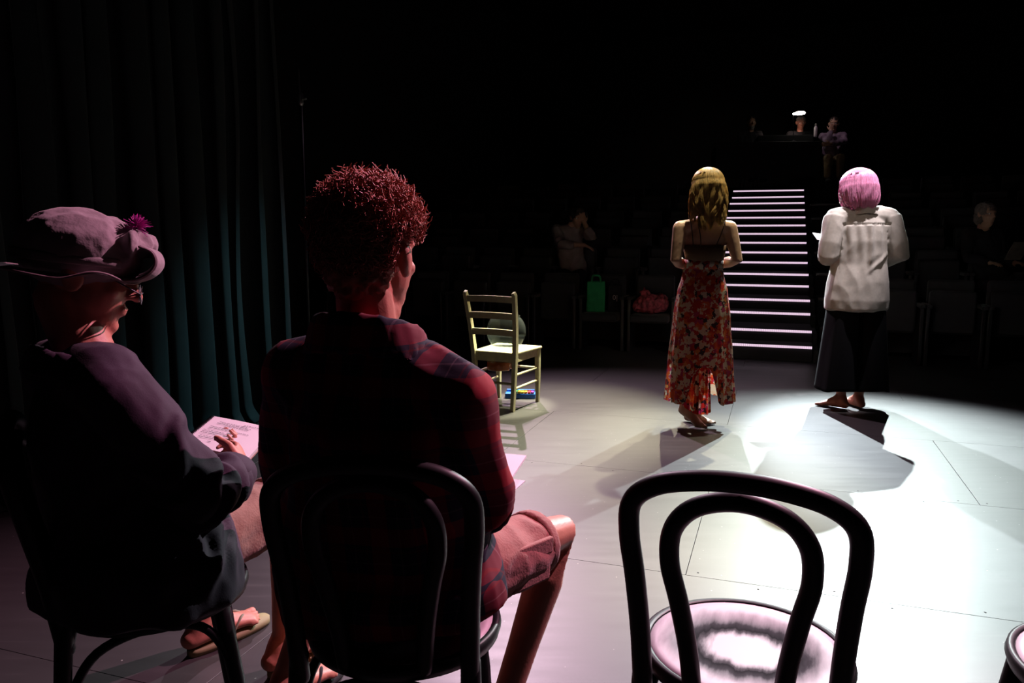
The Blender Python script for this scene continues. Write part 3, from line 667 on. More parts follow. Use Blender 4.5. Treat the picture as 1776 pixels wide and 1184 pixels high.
def collar(parent, nk, rt, fwd, m, r0=.078, h=.048, lean=.012, tip=.04, thick=.0035, spanm=160):
    """turned-down collar: a folded band round the neck, open in front"""
    v = []; n_ = 48; f = V(fwd).normalized(); r = V(rt)
    prof = [(0, -.012), (.000, h*.55), (.004, h*.95), (.011, h), (.018, h*.85), (.026, h*.35), (.033, -.004)]
    for k in range(n_+1):
        a = R(-spanm + 2*spanm*k/n_); d = -f*math.cos(a) + r*math.sin(a)
        for dr, z in prof:
            v.append(nk + d*(r0+dr)*(1+.10*abs(math.sin(a))) + V((0, 0, z-lean*math.cos(a)*-1 - .018*(1-math.cos(a)))) - V((0, 0, .01)))
    W = len(prof); fs = [(k*W+i, (k+1)*W+i, (k+1)*W+i+1, k*W+i+1) for k in range(n_) for i in range(W-1)]
    mb = MB(); mb.add(v, fs); o = link('collar', mb.mesh('collar'), m, parent)
    md = o.modifiers.new('t', 'SOLIDIFY'); md.thickness = thick; s_ = o.modifiers.new('s', 'SUBSURF'); s_.levels = 1; bake(o)
    displace(o.data, folds(.004, 25, 25, 20, 3)); return o
collar(shirt2, nk+V((0, -.004, .002)), rt2, (.309, .951, 0), 'plaid', .080, .070)
for q in 'lr':    # rolled cuff at the elbow
    mb = MB(); a_, b_2 = P2['el_'+q], P2['wr_'+q]
    mb.tube([mid(a_, b_2, .06), mid(a_, b_2, .16), mid(a_, b_2, .22)], [.062, .064, .060], 18, ck=.2); blob('rolled_cuff', mb, .007, 'plaid', shirt2, 2, folds(.006, 30, 30, 30, 6))
def shorts(parent, P, rt, m, upto=.78, r0=.105, r1=.078, pr=(.185, .145), seed=1, vox=.0075, drop=.02):
    mb = MB(); p = P['pelvis']
    mb.tube([p+V((0, 0, -.085)), p+V((0, 0, -.03)), p+V((0, 0, .05))], [(pr[0]*.9, pr[1]*.95), pr, (pr[0]*.9, pr[1]*.9)], 22, side=rt, ck=.2)
    ends = []
    for q in 'lr':
        h, k = P['hip_'+q], P['kn_'+q]; e = mid(h, k, upto)
        mb.tube([mid(h, k, -.05), mid(h, k, .25), mid(h, k, .55)+V((0, 0, -drop*.5)), e+V((0, 0, -drop*.3))], [r0, r0, (r0+r1)/2, r1], 20, ck=.2); ends.append((h, k, e))
    o = blob('shorts', mb, vox, m, parent, 3, folds(.0055, 10, 10, 16, seed, .0015))
    return o, ends
sh2, ends = shorts(man2, P2, rt2, 'shorts_b', .72, .096, .080)
for h, k, e in ends:      # hem bands
    d = (k-h).normalized(); mb = MB(); mb.tube([e-d*.016, e+d*.012], [.084, .083], 24, ck=.2); blob('hem', mb, .006, 'shorts_b', sh2, 1)
h, k, e = ends[1]; d = (k-h).normalized(); up = V((0, 0, 1)); up = (up-d*up.dot(d)).normalized(); sd = d.cross(up)
c = mid(h, k, .50)+sd*.074-V((0, 0, .012)); mb = MB(); mb.beam(c-d*.075, c+d*.075, .018, .10, up); mb.build('cargo_pocket', 'shorts_b', sh2, bevel=.008)
c2 = c+up*.036+sd*.003; mb = MB(); mb.beam(c2-d*.078, c2+d*.078, .014, .040, up); mb.build('pocket_flap', 'shorts_b', sh2, bevel=.005)
# curls
def curly(root, X, n, skip):
    paths = []; tries = 0
    while len(paths) < n and tries < n*8:
        tries += 1
        d = V((random.gauss(0, 1), random.gauss(0, 1), random.gauss(0, 1))).normalized()
        if skip(d): continue
        c0 = V((0, -.014, .032)); p = c0 + V((d.x*.079, d.y*.100, d.z*.088)); out = V((d.x/.079, d.y/.1, d.z/.088)).normalized()
        top = max(0, d.z); ln = .016 + .034*top**.7*random.uniform(.6, 1.15) + random.uniform(0, .012)
        dirn = (out + V((random.uniform(-.45, .45), random.uniform(-.45, .45), random.uniform(-.55, .35)))).normalized()
        a = dirn.orthogonal().normalized(); b = dirn.cross(a); r = random.uniform(.006, .012); tw = random.uniform(1.0, 1.9); ph = random.uniform(0, 6.3); sg = random.choice((-1, 1)); pts = []
        for i in range(15):
            t = i/14; rr = r*min(1, t*3); an = ph+sg*tw*2*PI*t
            pts.append(X @ (p + dirn*ln*t + a*rr*math.cos(an) + b*rr*math.sin(an)))
        paths.append([tuple(q) for q in pts])
    return np.array(paths)
def skip2(d):
    if d.y > .35 and d.z < .38 + .2*(1-abs(d.x)): return True       # face
    if d.z < -.55: return True
    if d.y > -.05 and d.z < -.02: return True
    if abs(d.x) > .5 and d.z < .12 and d.y > -.42: return True
    return False
mb = MB(); mb.ell(XH2 @ V((0, -.018, .040)), (.082, .101, .088), frame(J2['face'], (0, 0, 1)), 28, 18)
mb.ell(XH2 @ V((0, -.05, .0)), (.070, .065, .085), frame(J2['face'], (0, 0, 1)), 24, 16)
hair2 = blob('hair', mb, .006, 'curl', man2, 2, folds(.010, 60, 60, 60, 2, .004))
link('curls', strands(curly(man2, XH2, 3000, skip2), .0021), 'curl', hair2)
mb = MB()       # stubble-dark beard shadow is left to the skin; brows only
for sx in (-1, 1): mb.tube([XH2 @ V((sx*.048, .082, .030)), XH2 @ V((sx*.03, .094, .036)), XH2 @ V((sx*.014, .099, .032))], [.003, .0045, .004], 8)
mb.build('eyebrows', 'curl', man2)
def sandal(parent, h, t_, m_sole, m_strap, th=.02, name='flip_flop', wd=1.0):
    h, t_ = V(h), V(t_); f = (t_-h); f.z = 0; L = f.length; f.normalize(); r = f.cross(V((0, 0, 1)))
    n_ = 40; v = []
    for z, k in ((-th, .97), (-th*.5, 1), (0, .985)):
        for i in range(n_):
            a = 2*PI*i/n_; y = L/2 - .0 + (L/2+.022)*math.sin(a); u = y/L
            w_ = (.036+.012*max(0, u-.25))*wd
            x = w_*math.copysign(abs(math.cos(a))**.7, math.cos(a))
            q = h + f*(y)*1.0 + r*x*k; v.append((q.x, q.y, h.z+z))
    fs = [tuple(range(n_-1, -1, -1)), tuple(2*n_+i for i in range(n_))]+[(j*n_+i, j*n_+(i+1) % n_, (j+1)*n_+(i+1) % n_, (j+1)*n_+i) for j in range(2) for i in range(n_)]
    mb = MB(); mb.add(v, fs); o = mb.build(name, m_sole, parent)
    a = h+f*L*.78-r*.021+V((0, 0, .022)); mb = MB()
    for sx in (-1, 1):
        mb.tube(smooth_path([a, h+f*L*.62+r*sx*.024+V((0, 0, .046)), h+f*L*.48+r*sx*.041+V((0, 0, .026)), h+f*L*.40+r*sx*.043+V((0, 0, -.004))], 5), [(.0065, .003)]*16, 8, side=f)
    mb.tube([a, a+V((0, 0, -.022))], .004, 6); mb.build('thong_strap', m_strap, o); return o
for q in 'lr': sandal(man2, P2['he_'+q], P2['to_'+q], 'dkcloth', 'dkcloth', .02, 'dark_sandal')
# the script he holds
def paper_rect(name, m, parent, c0, uu, vv, th=.002):
    c0, uu, vv = V(c0), V(uu), V(vv); nn = uu.cross(vv).normalized(); n_ = 8; v = []
    for z in (0, th):
        for i in range(n_+1):
            for j in range(n_+1):
                v.append(c0+uu*(i/n_)+vv*(j/n_)+nn*(z+.003*math.sin(i/n_*PI)*.6))
    W = n_+1; f = []
    for i in range(n_):
        for j in range(n_):
            a = i*W+j; f.append((a, a+1, a+W+1, a+W)); b = a+W*W; f.append((b, b+W, b+W+1, b+1))
    ed = [i*W for i in range(W)]+[(W-1)*W+j for j in range(1, W)]+[i*W+W-1 for i in range(W-2, -1, -1)]+[j for j in range(W-2, 0, -1)]
    f += [(ed[k], ed[(k+1) % len(ed)], ed[(k+1) % len(ed)]+W*W, ed[k]+W*W) for k in range(len(ed))]
    mb = MB(); mb.add(v, f); return mb.build(name, m, parent, smooth=False)
s2 = thing('script', 'pale script pages held by the curly-haired person above the lap', 'script', (-.1, 1.72, .715))
so = s2.location.copy(); q0 = V((-.022, 1.575, .722)); q1 = V((.036, 1.872, .716)); e2 = (q1-q0); wv = V((-.206, .040, .0))
paper_rect('page_stack', 'paper', s2, q0+wv-so, -wv, e2, .006)
paper_rect('loose_page', 'paper', s2, V((-.008, 1.66, .700))-so+V((-.15, .04, 0)), V((.157, -.052, 0)), V((.032, .085, 0)), .002)

# ------------------------------------------------------------------ the man in the hat
BASE1 = (-.82, 1.72, 0)
J1 = dict(pelvis=(-.865, 1.70, .56), chest=(-.925, 1.675, .865), neck=(-.925, 1.655, 1.02), head=(-.928, 1.675, 1.182),
          face=(math.sin(R(66)), math.cos(R(66)), -.27), rt=(.707, -.707, 0), w=.93,
          sh_l=(-1.07, 1.80, .955), sh_r=(-.80, 1.535, .955), el_l=(-1.07, 1.93, .70), el_r=(-.655, 1.565, .715), wr_l=(-.89, 2.09, .665), wr_r=(-.668, 1.845, .700),
          hl_f=(.9, .1, 0), hl_n=(0, -.1, 1), hr_f=(-.30, .94, .08), hr_n=(-.92, -.25, -.25), curl=1.15,
          hip_l=(-.94, 1.78, .54), hip_r=(-.81, 1.66, .54), kn_l=(-.91, 2.13, .54), kn_r=(-.615, 2.04, .545),
          an_l=(-.945, 2.235, .115), an_r=(-.665, 2.115, .11), he_l=(-.966, 2.20, .024), to_l=(-.822, 2.392, .024), he_r=(-.685, 2.08, .024), to_r=(-.535, 2.275, .024))
man1, XH1, P1 = person('person', 'person in a mauve brimmed hat and dark jacket seated reading a notebook', J1, 'skin_a', .0058, BASE1)
rt1 = V(J1['rt']); A1h = frame(J1['face'], (0, 0, 1)); p, ch, nk = P1['pelvis'], P1['chest'], P1['neck']
mb = MB()
mb.tube([p+V((.01, -.02, -.075)), p+V((.01, -.02, -.02)), p+V((0, 0, .07)), mid(p, ch, .55), mid(p, ch, .9), mid(ch, nk, .3), mid(ch, nk, .65), mid(ch, nk, .85)],
        [(.285, .215), (.275, .205), (.232, .178), (.195, .148), (.19, .14), (.175, .118), (.125, .09), (.085, .075)], 28, side=rt1, ck=.15)
for q in 'lr':
    mb.tube([mid(ch, nk, .62), mid(mid(ch, nk, .58), P1['sh_'+q], .6)+V((0, 0, .006)), P1['sh_'+q]], [.088, .080, .074], 14)
    sleeve(mb, P1['sh_'+q], P1['el_'+q], P1['wr_'+q], .068, .60 if q == 'r' else .72)
def jacket_folds(c):
    e = (c-P1['el_r']).length; k = math.exp(-(e/.17)**2)
    d = c-P1['el_r']; a = noise.noise(V((c.x*7, c.y*7, c.z*5+4))); b = noise.noise(V((c.x*14+9, c.y*14, c.z*12)))
    ring = math.sin((d.y*1.0-d.z*.8)*75+4*b)
    return .012*(.55-abs(a)*2)+.005*b+.013*k*ring
jk = blob('jacket', mb, .0075, 'jacket', man1, 3, jacket_folds)
collar(jk, nk+V((0, 0, -.030)), rt1, (.707, .707, 0), 'jacket', .085, .046)
mb = MB(); a_, b_2 = P1['el_r'], P1['wr_r']; d = (b_2-a_)        # turned-back cuff standing open round the wrist
prof = [(.048, .50), (.058, .55), (.061, .64), (.058, .76), (.052, .77), (.055, .64), (.050, .55)]
u_ = d.normalized().orthogonal().normalized(); v_ = d.normalized().cross(u_); n_ = 36; vv = []
for k in range(n_):
    a = 2*PI*k/n_
    for r, t in prof: vv.append(a_+d*t+(u_*math.cos(a)+v_*math.sin(a))*r*(1+.05*math.sin(3*a)))
W = len(prof); mb.add(vv, [(k*W+i, k*W+(i+1) % W, ((k+1) % n_)*W+(i+1) % W, ((k+1) % n_)*W+i) for k in range(n_) for i in range(W)])
mb.build('cuff', 'jacket', jk, sub=1)
sh1, ends = shorts(man1, P1, rt1, 'shorts_a', .86, .100, .082, (.17, .13), 5)
for h, k, e in ends:
    d = (k-h).normalized(); mb = MB(); mb.tube([e-d*.012, e+d*.012], [.087, .085], 24, ck=.2); blob('hem', mb, .006, 'shorts_a', sh1, 1)
for q in 'lr': sandal(man1, P1['he_'+q], P1['to_'+q], 'sole', 'thong', .022, 'flip_flop')
# hat, in head axes
AHT = frame((math.sin(R(66)), math.cos(R(66)), -.14), (0, 0, 1)); XHT = T(P1['head']+V((-.004, 0, -.011)), AHT)
mb = MB(); mb.ell(XHT @ V((0, -.008, .064)), (.106, .124, .090), AHT, 30, 18); mb.tube([XHT @ V((0, -.012, .030)), XHT @ V((0, -.012, .062))], [(.094, .114), (.099, .119)], 30, side=AHT.col[0], cap=False)
mb.tube([XHT @ V((-.055, .088, .090)), XHT @ V((0, .112, .088)), XHT @ V((.055, .088, .090))], [.026, .030, .026], 12)
Xi = XHT.inverted()
def hat_folds(c):
    l = Xi @ c; a = noise.noise(V((l.x*22, l.y*22, l.z*10))); b = noise.noise(V((l.x*50, l.y*50, l.z*42+3)))
    fr = max(0, min(1, (l.y-.02)/.06))
    return .008*(.5-abs(a)*2)*(.4+fr)+.0045*b*(.3+1.2*fr)
hat = blob('hat', mb, .0045, 'hat', man1, 2, hat_folds)
def ang_ring(r_x, r_y, z, wob=0): 
    return None
v = []; n_ = 96; rows = 13
def sstep(x, a, b): t = max(0, min(1, (x-a)/(b-a))); return t*t*(3-2*t)
for k in range(n_):
    a = 2*PI*k/n_; c_, s_ = math.sin(a), math.cos(a)           # s_ = +1 at the front
    back = sstep(-s_, .1, .8); front = sstep(s_, .3, .8)
    for j in range(rows):
        t = j/(rows-1); out = (.009+.041*back-.003*front)*t; z = -.006*t+.012*t*sstep(abs(c_), .6, 1)*sstep(s_, -.2, .3)
        v.append(XHT @ V((c_*(.101+out), -.008+s_*(.120+out), .016+z+.004*math.sin(5*a+2)*t)))
fs = [(k*rows+j, ((k+1) % n_)*rows+j, ((k+1) % n_)*rows+j+1, k*rows+j+1) for k in range(n_) for j in range(rows-1)]
mb = MB(); mb.add(v, fs); br = link('brim', mb.mesh('brim'), 'hat', hat); md = br.modifiers.new('t', 'SOLIDIFY'); md.thickness = .0035; bake(br)
edge = [v[k*rows+rows-1] for k in range(n_)]+[v[rows-1]]
mb = MB(); mb.tube(edge, .0026, 8, cap=False); mb.build('brim_piping', 'piping', hat)
# the front of the brim: a peak turned up and rolled back, open at its ends
pf = smooth_path([(0, .080, .010), (0, .108, .010), (0, .134, .020), (0, .152, .038), (0, .157, .057), (0, .147, .076), (0, .124, .084)], 5); v = []; nx = 20
for i in range(nx+1):
    x = -.078+.156*i/nx
    for q in pf: v.append(XHT @ V((x*(1-.15*(q.y-.08)/.08), q.y-2.6*x*x, q.z+.5*x*x)))
W = len(pf); mb = MB(); mb.add(v, [(i*W+j, (i+1)*W+j, (i+1)*W+j+1, i*W+j+1) for i in range(nx) for j in range(W-1)])
pk = link('rolled_peak', mb.mesh('rolled_peak'), 'hat', hat); md = pk.modifiers.new('t', 'SOLIDIFY'); md.thickness = .0035; bake(pk)
for i in (0, nx): mb = MB(); mb.tube(v[i*W:(i+1)*W], .0030, 8); mb.build('brim_piping', 'piping', hat)
mb = MB(); mb.tube([XHT @ V((.099*math.sin(a)*1.03, -.012+.119*math.cos(a)*1.03, .046)) for a in [2*PI*k/48 for k in range(49)]], (.004, .010), 8, side=AHT.col[0], cap=False); mb.build('hat_band', 'hat', hat)
pts = []
for i in range(240):
    b = XHT @ V((.03, .098, .128)); d = V((random.gauss(.25, .6), random.gauss(.1, .6), random.gauss(.75, .5))).normalized(); ln = random.uniform(.015, .036)
    pts.append([tuple(b+d*ln*t+V((0, 0, -.006*t*t))) for t in (0, .3, .6, 1)])
link('feather_tuft', strands(np.array(pts), .0013), 'feather', hat)
# spectacles low on the nose
gl = None
for sx in (-1, 1):
    mb = MB(); c = XH1 @ V((sx*.033, .118, -.016)); 
    ring = [c + A1h.col[0]*.023*math.cos(a)+A1h.col[2]*.018*math.sin(a)+A1h.col[1]*(-.006*math.sin(a)) for a in [2*PI*k/32 for k in range(33)]]
    mb.tube(ring, .0014, 6, cap=False)
    mb.tube([c+A1h.col[0]*sx*.023+A1h.col[2]*.004, XH1 @ V((sx*.074, .07, .006)), XH1 @ V((sx*.083, -.005, .022)), XH1 @ V((sx*.084, -.03, .006))], .0016, 6)
    if gl is None: mb.tube([c+A1h.col[0]*.022, c+A1h.col[0]*.033+A1h.col[1]*.004+A1h.col[2]*.004, c+A1h.col[0]*.044], .0014, 6)
    o = mb.build('spectacles', 'metal', man1); gl = o
    mb = MB(); mb.ell(c, (.0222, .0012, .0172), A1h, 20, 10); mb.build('lens', 'glassy', o)
mb = MB()
for sx in (-1, 1): mb.tube([XH1 @ V((sx*.048, .082, .030)), XH1 @ V((sx*.03, .094, .036)), XH1 @ V((sx*.014, .099, .032))], [.003, .0045, .004], 8)
mb.build('eyebrows', 'greyhair', man1)
# spiral notebook
nb0 = V((-.888, 2.245, .722)); W_ = V((.176, .006, -.040)); D_ = V((.010, -.265, -.012))
nb = thing('spiral_notebook', 'open wire-bound script with printed lines in the hands of the person in the hat', 'notebook', nb0)
paper_rect('page_stack', 'page', nb, D_, W_, -D_, .011)
nn = W_.cross(-D_).normalized()
paper_rect('back_cover', 'shorts_a', nb, D_-nn*.003+V((-.001, -.001, 0)), W_*1.015, -D_*1.01, .0022)
mb = MB()
for k in range(26):
    c = D_*(.03+.94*k/25)+nn*.005-W_.normalized()*.002
    ax = D_.normalized(); a0, a1 = W_.normalized(), nn
    mb.tube([c+a0*.0075*math.cos(t)+a1*.0085*math.sin(t)+ax*.0015*t/6 for t in [2*PI*i/12 for i in range(13)]], .0011, 5, cap=False)
mb.build('wire_binding', 'metal', nb)
mb = MB(); rng = random.Random(4)        # rows of print, too small to read
for row, (x0, x1) in enumerate(((.55, .92), (.18, .62), (.16, .70), (.30, .68), (0, 0), (.12, .50), (.12, .74), (0, 0), (.08, .40), (.08, .52), (.08, .30), (0, 0), (.12, .7), (.12, .45), (0, 0), (.3, .36))):
    x = x0
    while x < x1:
        l = rng.uniform(.02, .07); p0 = W_*x+D_*(.13+.045*row)+nn*.0146
        p1 = p0+W_*min(l, x1-x); q = D_.normalized()*.0022
        mb.add([p0, p1, p1+q, p0+q, p0+nn*.0006, p1+nn*.0006, p1+q+nn*.0006, p0+q+nn*.0006], [(0, 1, 2, 3), (7, 6, 5, 4), (4, 5, 1, 0), (5, 6, 2, 1), (6, 7, 3, 2), (7, 4, 0, 3)]); x += l+.012
o = mb.build('printed_lines', 'ink', nb, smooth=False)

# ------------------------------------------------------------------ the woman in the floral dress
def grid_mesh(rings, close=True):
    m, n = len(rings), len(rings[0]); v = [p for r in rings for p in r]; k_ = n if close else n-1
    return v, [(i*n+k, i*n+(k+1) % n, (i+1)*n+(k+1) % n, (i+1)*n+k) for i in range(m-1) for k in range(k_)]
def interp(tab, z):
    for (z0, *a), (z1, *b) in zip(tab, tab[1:]):
        if z0 <= z <= z1:
            t = (z-z0)/(z1-z0); t = t*t*(3-2*t)*.5+t*.5; return [p+(q-p)*t for p, q in zip(a, b)]
    return list(tab[0][1:] if z < tab[0][0] else tab[-1][1:])
FB = V((1.232, 5.0, 0))
def F(x, y, z): return tuple(FB+V((x, y, z)))
J3 = dict(pelvis=F(.005, .03, .93), chest=F(.012, .02, 1.245), neck=F(.018, .02, 1.41), head=F(.024, .045, 1.555), face=(.06, 1, -.12), rt=(1, 0, 0), w=.86, arm=1.05, sm=7, s=.95,
          sh_l=F(-.148, .03, 1.305), sh_r=F(.170, .03, 1.305), el_l=F(-.180, -.015, 1.10), el_r=F(.214, -.015, 1.10), wr_l=F(-.075, .19, 1.055), wr_r=F(.105, .19, 1.06),
          hl_f=(.55, .8, .15), hl_n=(.3, 0, 1), hr_f=(-.55, .8, .15), hr_n=(-.3, 0, 1), curl=.6,
          hip_l=F(-.075, .03, .90), hip_r=F(.085, .04, .90), kn_l=F(-.085, .06, .50), kn_r=F(.05, .12, .47), an_l=F(-.085, .03, .135), an_r=F(.0, .13, .085),
          he_l=F(-.098, .035, .075), to_l=F(.012, -.10, .002), he_r=F(-.025, .14, .004), to_r=F(.115, .03, .002))
wf, XH3, P3 = person('person', 'barefoot person with long blonde hair in a floral skirt standing under the lights', J3, 'skin_b', .0065, FB)
tab = [(.175, .222, .19), (.45, .203, .175), (.75, .180, .155), (.90, .160, .14), (1.0, .134, .115), (1.06, .122, .10), (1.10, .120, .10)]
def skirt_ring(z, rx, ry, dz=None):
    r = []; n_ = 200; fl = max(0, (1.0-z)/.85)
    for k in range(n_):
        a = 2*PI*k/n_; pl = math.sin(a*17+3*noise.noise(V((math.cos(a)*2, math.sin(a)*2, z*.8)))) ; q = 1+fl*(.045*pl+.05*noise.noise(V((math.cos(a)*3, math.sin(a)*3, z*1.2))))
        r.append(V((.008+.006*(1-z)+math.cos(a)*rx*q, .03+math.sin(a)*ry*q, z)))
    return r
rings = []; NZ = 56
for j in range(NZ+1):
    z = .175+(1.10-.175)*j/NZ; rx, ry = interp(tab, z); rings.append(skirt_ring(z, rx, ry))
# the back hem is caught up in an arch below knee height
for j, r in enumerate(rings):
    for p in r:
        if p.y < .03:
            arch = .25*math.exp(-((p.x+.012)/.085)**4); hem = .175+arch
            zt = p.z
            if zt < .62: p.z = hem+(zt-.175)*(.62-hem)/(.62-.175)
        else:      # open front
            hem = .175+.42*math.exp(-((p.x+.012)/.10)**4)
            if p.z < .80: p.z = hem+(p.z-.175)*(.80-hem)/(.80-.175)
v, f = grid_mesh(rings); mb = MB(); mb.add([tuple(p) for p in v], f); sk = link('skirt', mb.mesh('skirt'), 'floral', wf)
rings = []
for j in range(26):          # front panel that falls lower and shows under the arch
    z = .105+(.60-.105)*j/25; row = []
    for k in range(41):
        u = -1+2*k/40; row.append(V((-.020+u*(.098-.04*(z-.1)), -.075+.016*math.sin(u*7+z*3)+.05*u*u+.010*math.sin(u*19)-.04*(.5-z), z+.030*u*u-.02*u)))
    rings.append(row)
v, f = grid_mesh(rings, False); mb = MB(); mb.add([tuple(p) for p in v], f); fp = link('front_panel', mb.mesh('front_panel'), 'floralthin', wf)
mb = MB(); mb.tube([(.010, .025, 1.045), (.010, .025, 1.105)], [(.127, .105), (.124, .104)], 40, side=(1, 0, 0), cap=False); o = mb.build('waistband', 'floral', wf); md = o.modifiers.new('t', 'SOLIDIFY'); md.thickness = .006; bake(o)
mb = MB(); mb.tube([(.012, .02, 1.10), (.012, .02, 1.15), (.012, .02, 1.195)], [(.121, .103), (.132, .102), (.142, .101)], 40, side=(1, 0, 0), cap=False); o = mb.build('bandeau', 'bra', wf); md = o.modifiers.new('t', 'SOLIDIFY'); md.thickness = .004; bake(o)
mb = MB()
for a_, b_2 in (((-.085, -.075, 1.19), (-.105, -.02, 1.385)), ((.055, -.085, 1.19), (.135, -.02, 1.385)), ((-.04, -.088, 1.19), (-.055, -.055, 1.33))):
    m_ = mid(a_, b_2)+V((0, -.022, 0)); mb.tube(smooth_path([a_, m_, b_2], 6), .0032, 6)
mb.build('shoulder_strap', 'strap', wf)
def long_hair(root, X, n, m, name, z_top, z_end, prof, wave, cover, rad, seed, K=26, endcurl=0):
    rg = random.Random(seed); paths = []
    for i in range(n):
        th = rg.uniform(-cover, cover); dep = rg.uniform(.90, 1.0); zt = z_end(th)+rg.uniform(-.03, .025); ph = rg.uniform(0, 6.3); cl = math.floor(th*5+rg.uniform(-.3, .3)); pts = []
        a0 = rg.uniform(.0, 1.0)
        for k in range(K):
            t = k/(K-1)
            if t < .34:      # over the crown from the parting
                u = t/.34; el = PI/2*(1-u); rx, ry, cx, cy = prof(0.0)
                zz = .03+(z_top-.03)*math.sin(el); rr = math.cos(el)*.94+.06
                x, y = math.sin(th)*rx*rr, -math.cos(th)*ry*rr
                pts.append(X @ V((x*dep, -.012+y*dep, zz*(.97+.03*dep))))
            else:
                u = (t-.34)/.66; zz = .03+(zt-.03)*u; rx, ry, cx, cy = prof(u)
                wv = wave*u*math.sin(u*9+cl*1.7+ph*.12); wy = wave*.7*u*math.cos(u*8+cl*2.3)
                d2 = dep*(1-endcurl*max(0, u-.75)*2)
                pts.append(X @ V((cx+math.sin(th)*rx*d2+wv, -.012+cy-math.cos(th)*ry*d2+wy, zz)))
        paths.append([tuple(q) for q in pts])
    return link(name, strands(np.array(paths), rad), m, root)
mb = MB(); A3 = frame(J3['face'], (0, 0, 1)); mb.ell(XH3 @ V((0, -.022, .038)), (.080, .098, .082), A3, 28, 16); mb.tube([XH3 @ V((0, -.045, .03)), XH3 @ V((.0, -.070, -.09)), XH3 @ V((.0, -.075, -.16))], [(.085, .050), (.070, .026), (.045, .014)], 20, side=(1, 0, 0), ck=.4)
h3 = blob('hair', mb, .007, 'blonde', wf, 3, folds(.007, 55, 55, 7, 5, .003))
def prof3(u): return (.104+.018*math.sin(min(1, u*1.25)*PI*.8)-.012*u, .114-.032*u, .002-.012*u, -.014-.026*u)
long_hair(h3, XH3, 3000, 'blonde', 'strands', .132, lambda th: -.245+.10*abs(th)/1.9+.03*math.sin(th*5), prof3, .020, 2.0, .0019, 11)

# ------------------------------------------------------------------ the woman with the pink bob
PB = V((2.487, 5.54, 0))
def G(x, y, z): return tuple(PB+V((x, y, z)))
J4 = dict(pelvis=G(.0, .03, .92), chest=G(.0, .02, 1.265), neck=G(.0, .02, 1.44), head=G(-.032, .04, 1.578), face=(-.08, 1, -.14), rt=(1, 0, 0), w=1.0, s=.97,
          sh_l=G(-.185, .02, 1.375), sh_r=G(.190, .02, 1.375), el_l=G(-.250, -.03, 1.13), el_r=G(.255, -.03, 1.13), wr_l=G(-.165, .17, 1.09), wr_r=G(.150, .17, 1.06),
          hl_f=(-.15, .9, .5), hl_n=(.8, 0, .5), hr_f=(-.6, .75, .2), hr_n=(-.4, 0, 1), curl=.7,
          hip_l=G(-.095, .03, .90), hip_r=G(.095, .03, .90), kn_l=G(-.10, .05, .48), kn_r=G(.09, .06, .48), an_l=G(-.062, .04, .085), an_r=G(.070, .05, .085),
          he_l=G(-.058, .0, .004), to_l=G(-.205, .13, .002), he_r=G(.072, .015, .004), to_r=G(.025, .24, .002))
wp_, XH4, P4 = person('person', 'barefoot person with a pink bob in a white shirt and black culottes', J4, 'skin_a', .0068, PB)
mb = MB(); p, ch, nk = P4['pelvis'], P4['chest'], P4['neck']
mb.tube([V((-.002, .02, .73)), V((-.002, .02, .80)), V((0, .02, .93)), V((0, .02, 1.06)), V((0, .02, 1.22)), V((0, .02, 1.34)), V((0, .02, 1.415)), V((0, .02, 1.445))],
        [(.222, .165), (.226, .168), (.214, .158), (.188, .14), (.185, .135), (.178, .115), (.120, .085), (.075, .065)], 36, side=(1, 0, 0), ck=.1)
for q in 'lr':
    mb.tube([V((0, .02, 1.38)), mid(V((0, .02, 1.385)), P4['sh_'+q], .6)+V((0, 0, .008)), P4['sh_'+q]], [.082, .080, .076], 14)
    sleeve(mb, P4['sh_'+q], P4['el_'+q]+V((0, -.01, 0)), P4['wr_'+q], .076, .52)
def linen_folds(c):
    a = noise.noise(V((c.x*9+2, c.y*9, c.z*5))); b = noise.noise(V((c.x*26, c.y*26, c.z*15)))
    d = 0
    if c.y < 0 and c.z < 1.33 and abs(c.x) < .17:       # pleats below the yoke
        d = .006*math.sin(c.x*95+1.2*math.sin(c.z*5))*max(0, min(1, (c.z-.95)/.3))
        d += .014*math.exp(-((c.x-.012)/.014)**2)*max(0, min(1, (c.z-.98)/.1))
    if c.y < .02 and abs(c.z-1.335) < .008 and abs(c.x) < .17: d -= .005
    dg = (c.z-1.02)-(c.x-.02)*.8
    if c.y < 0 and c.x > -.02: d += .012*math.exp(-(dg/.02)**2)*max(0, 1-abs(c.x-.08)/.1)
    return .005*(.55-abs(a)*2)+.002*b+d
s4 = blob('linen_shirt', mb, .0075, 'linen', wp_, 3, linen_folds)
collar(s4, nk+V((0, 0, -.030)), (1, 0, 0), (0, 1, 0), 'linen', .070, .050)
for q in 'lr':
    a_, b_2 = P4['el_'+q]+V((0, -.01, 0)), P4['wr_'+q]; mb = MB(); mb.tube([mid(a_, b_2, .46), mid(a_, b_2, .60)], [.072, .066], 20, ck=.2); blob('sleeve_cuff', mb, .007, 'linen', s4, 2, folds(.005, 30, 30, 30, 3))
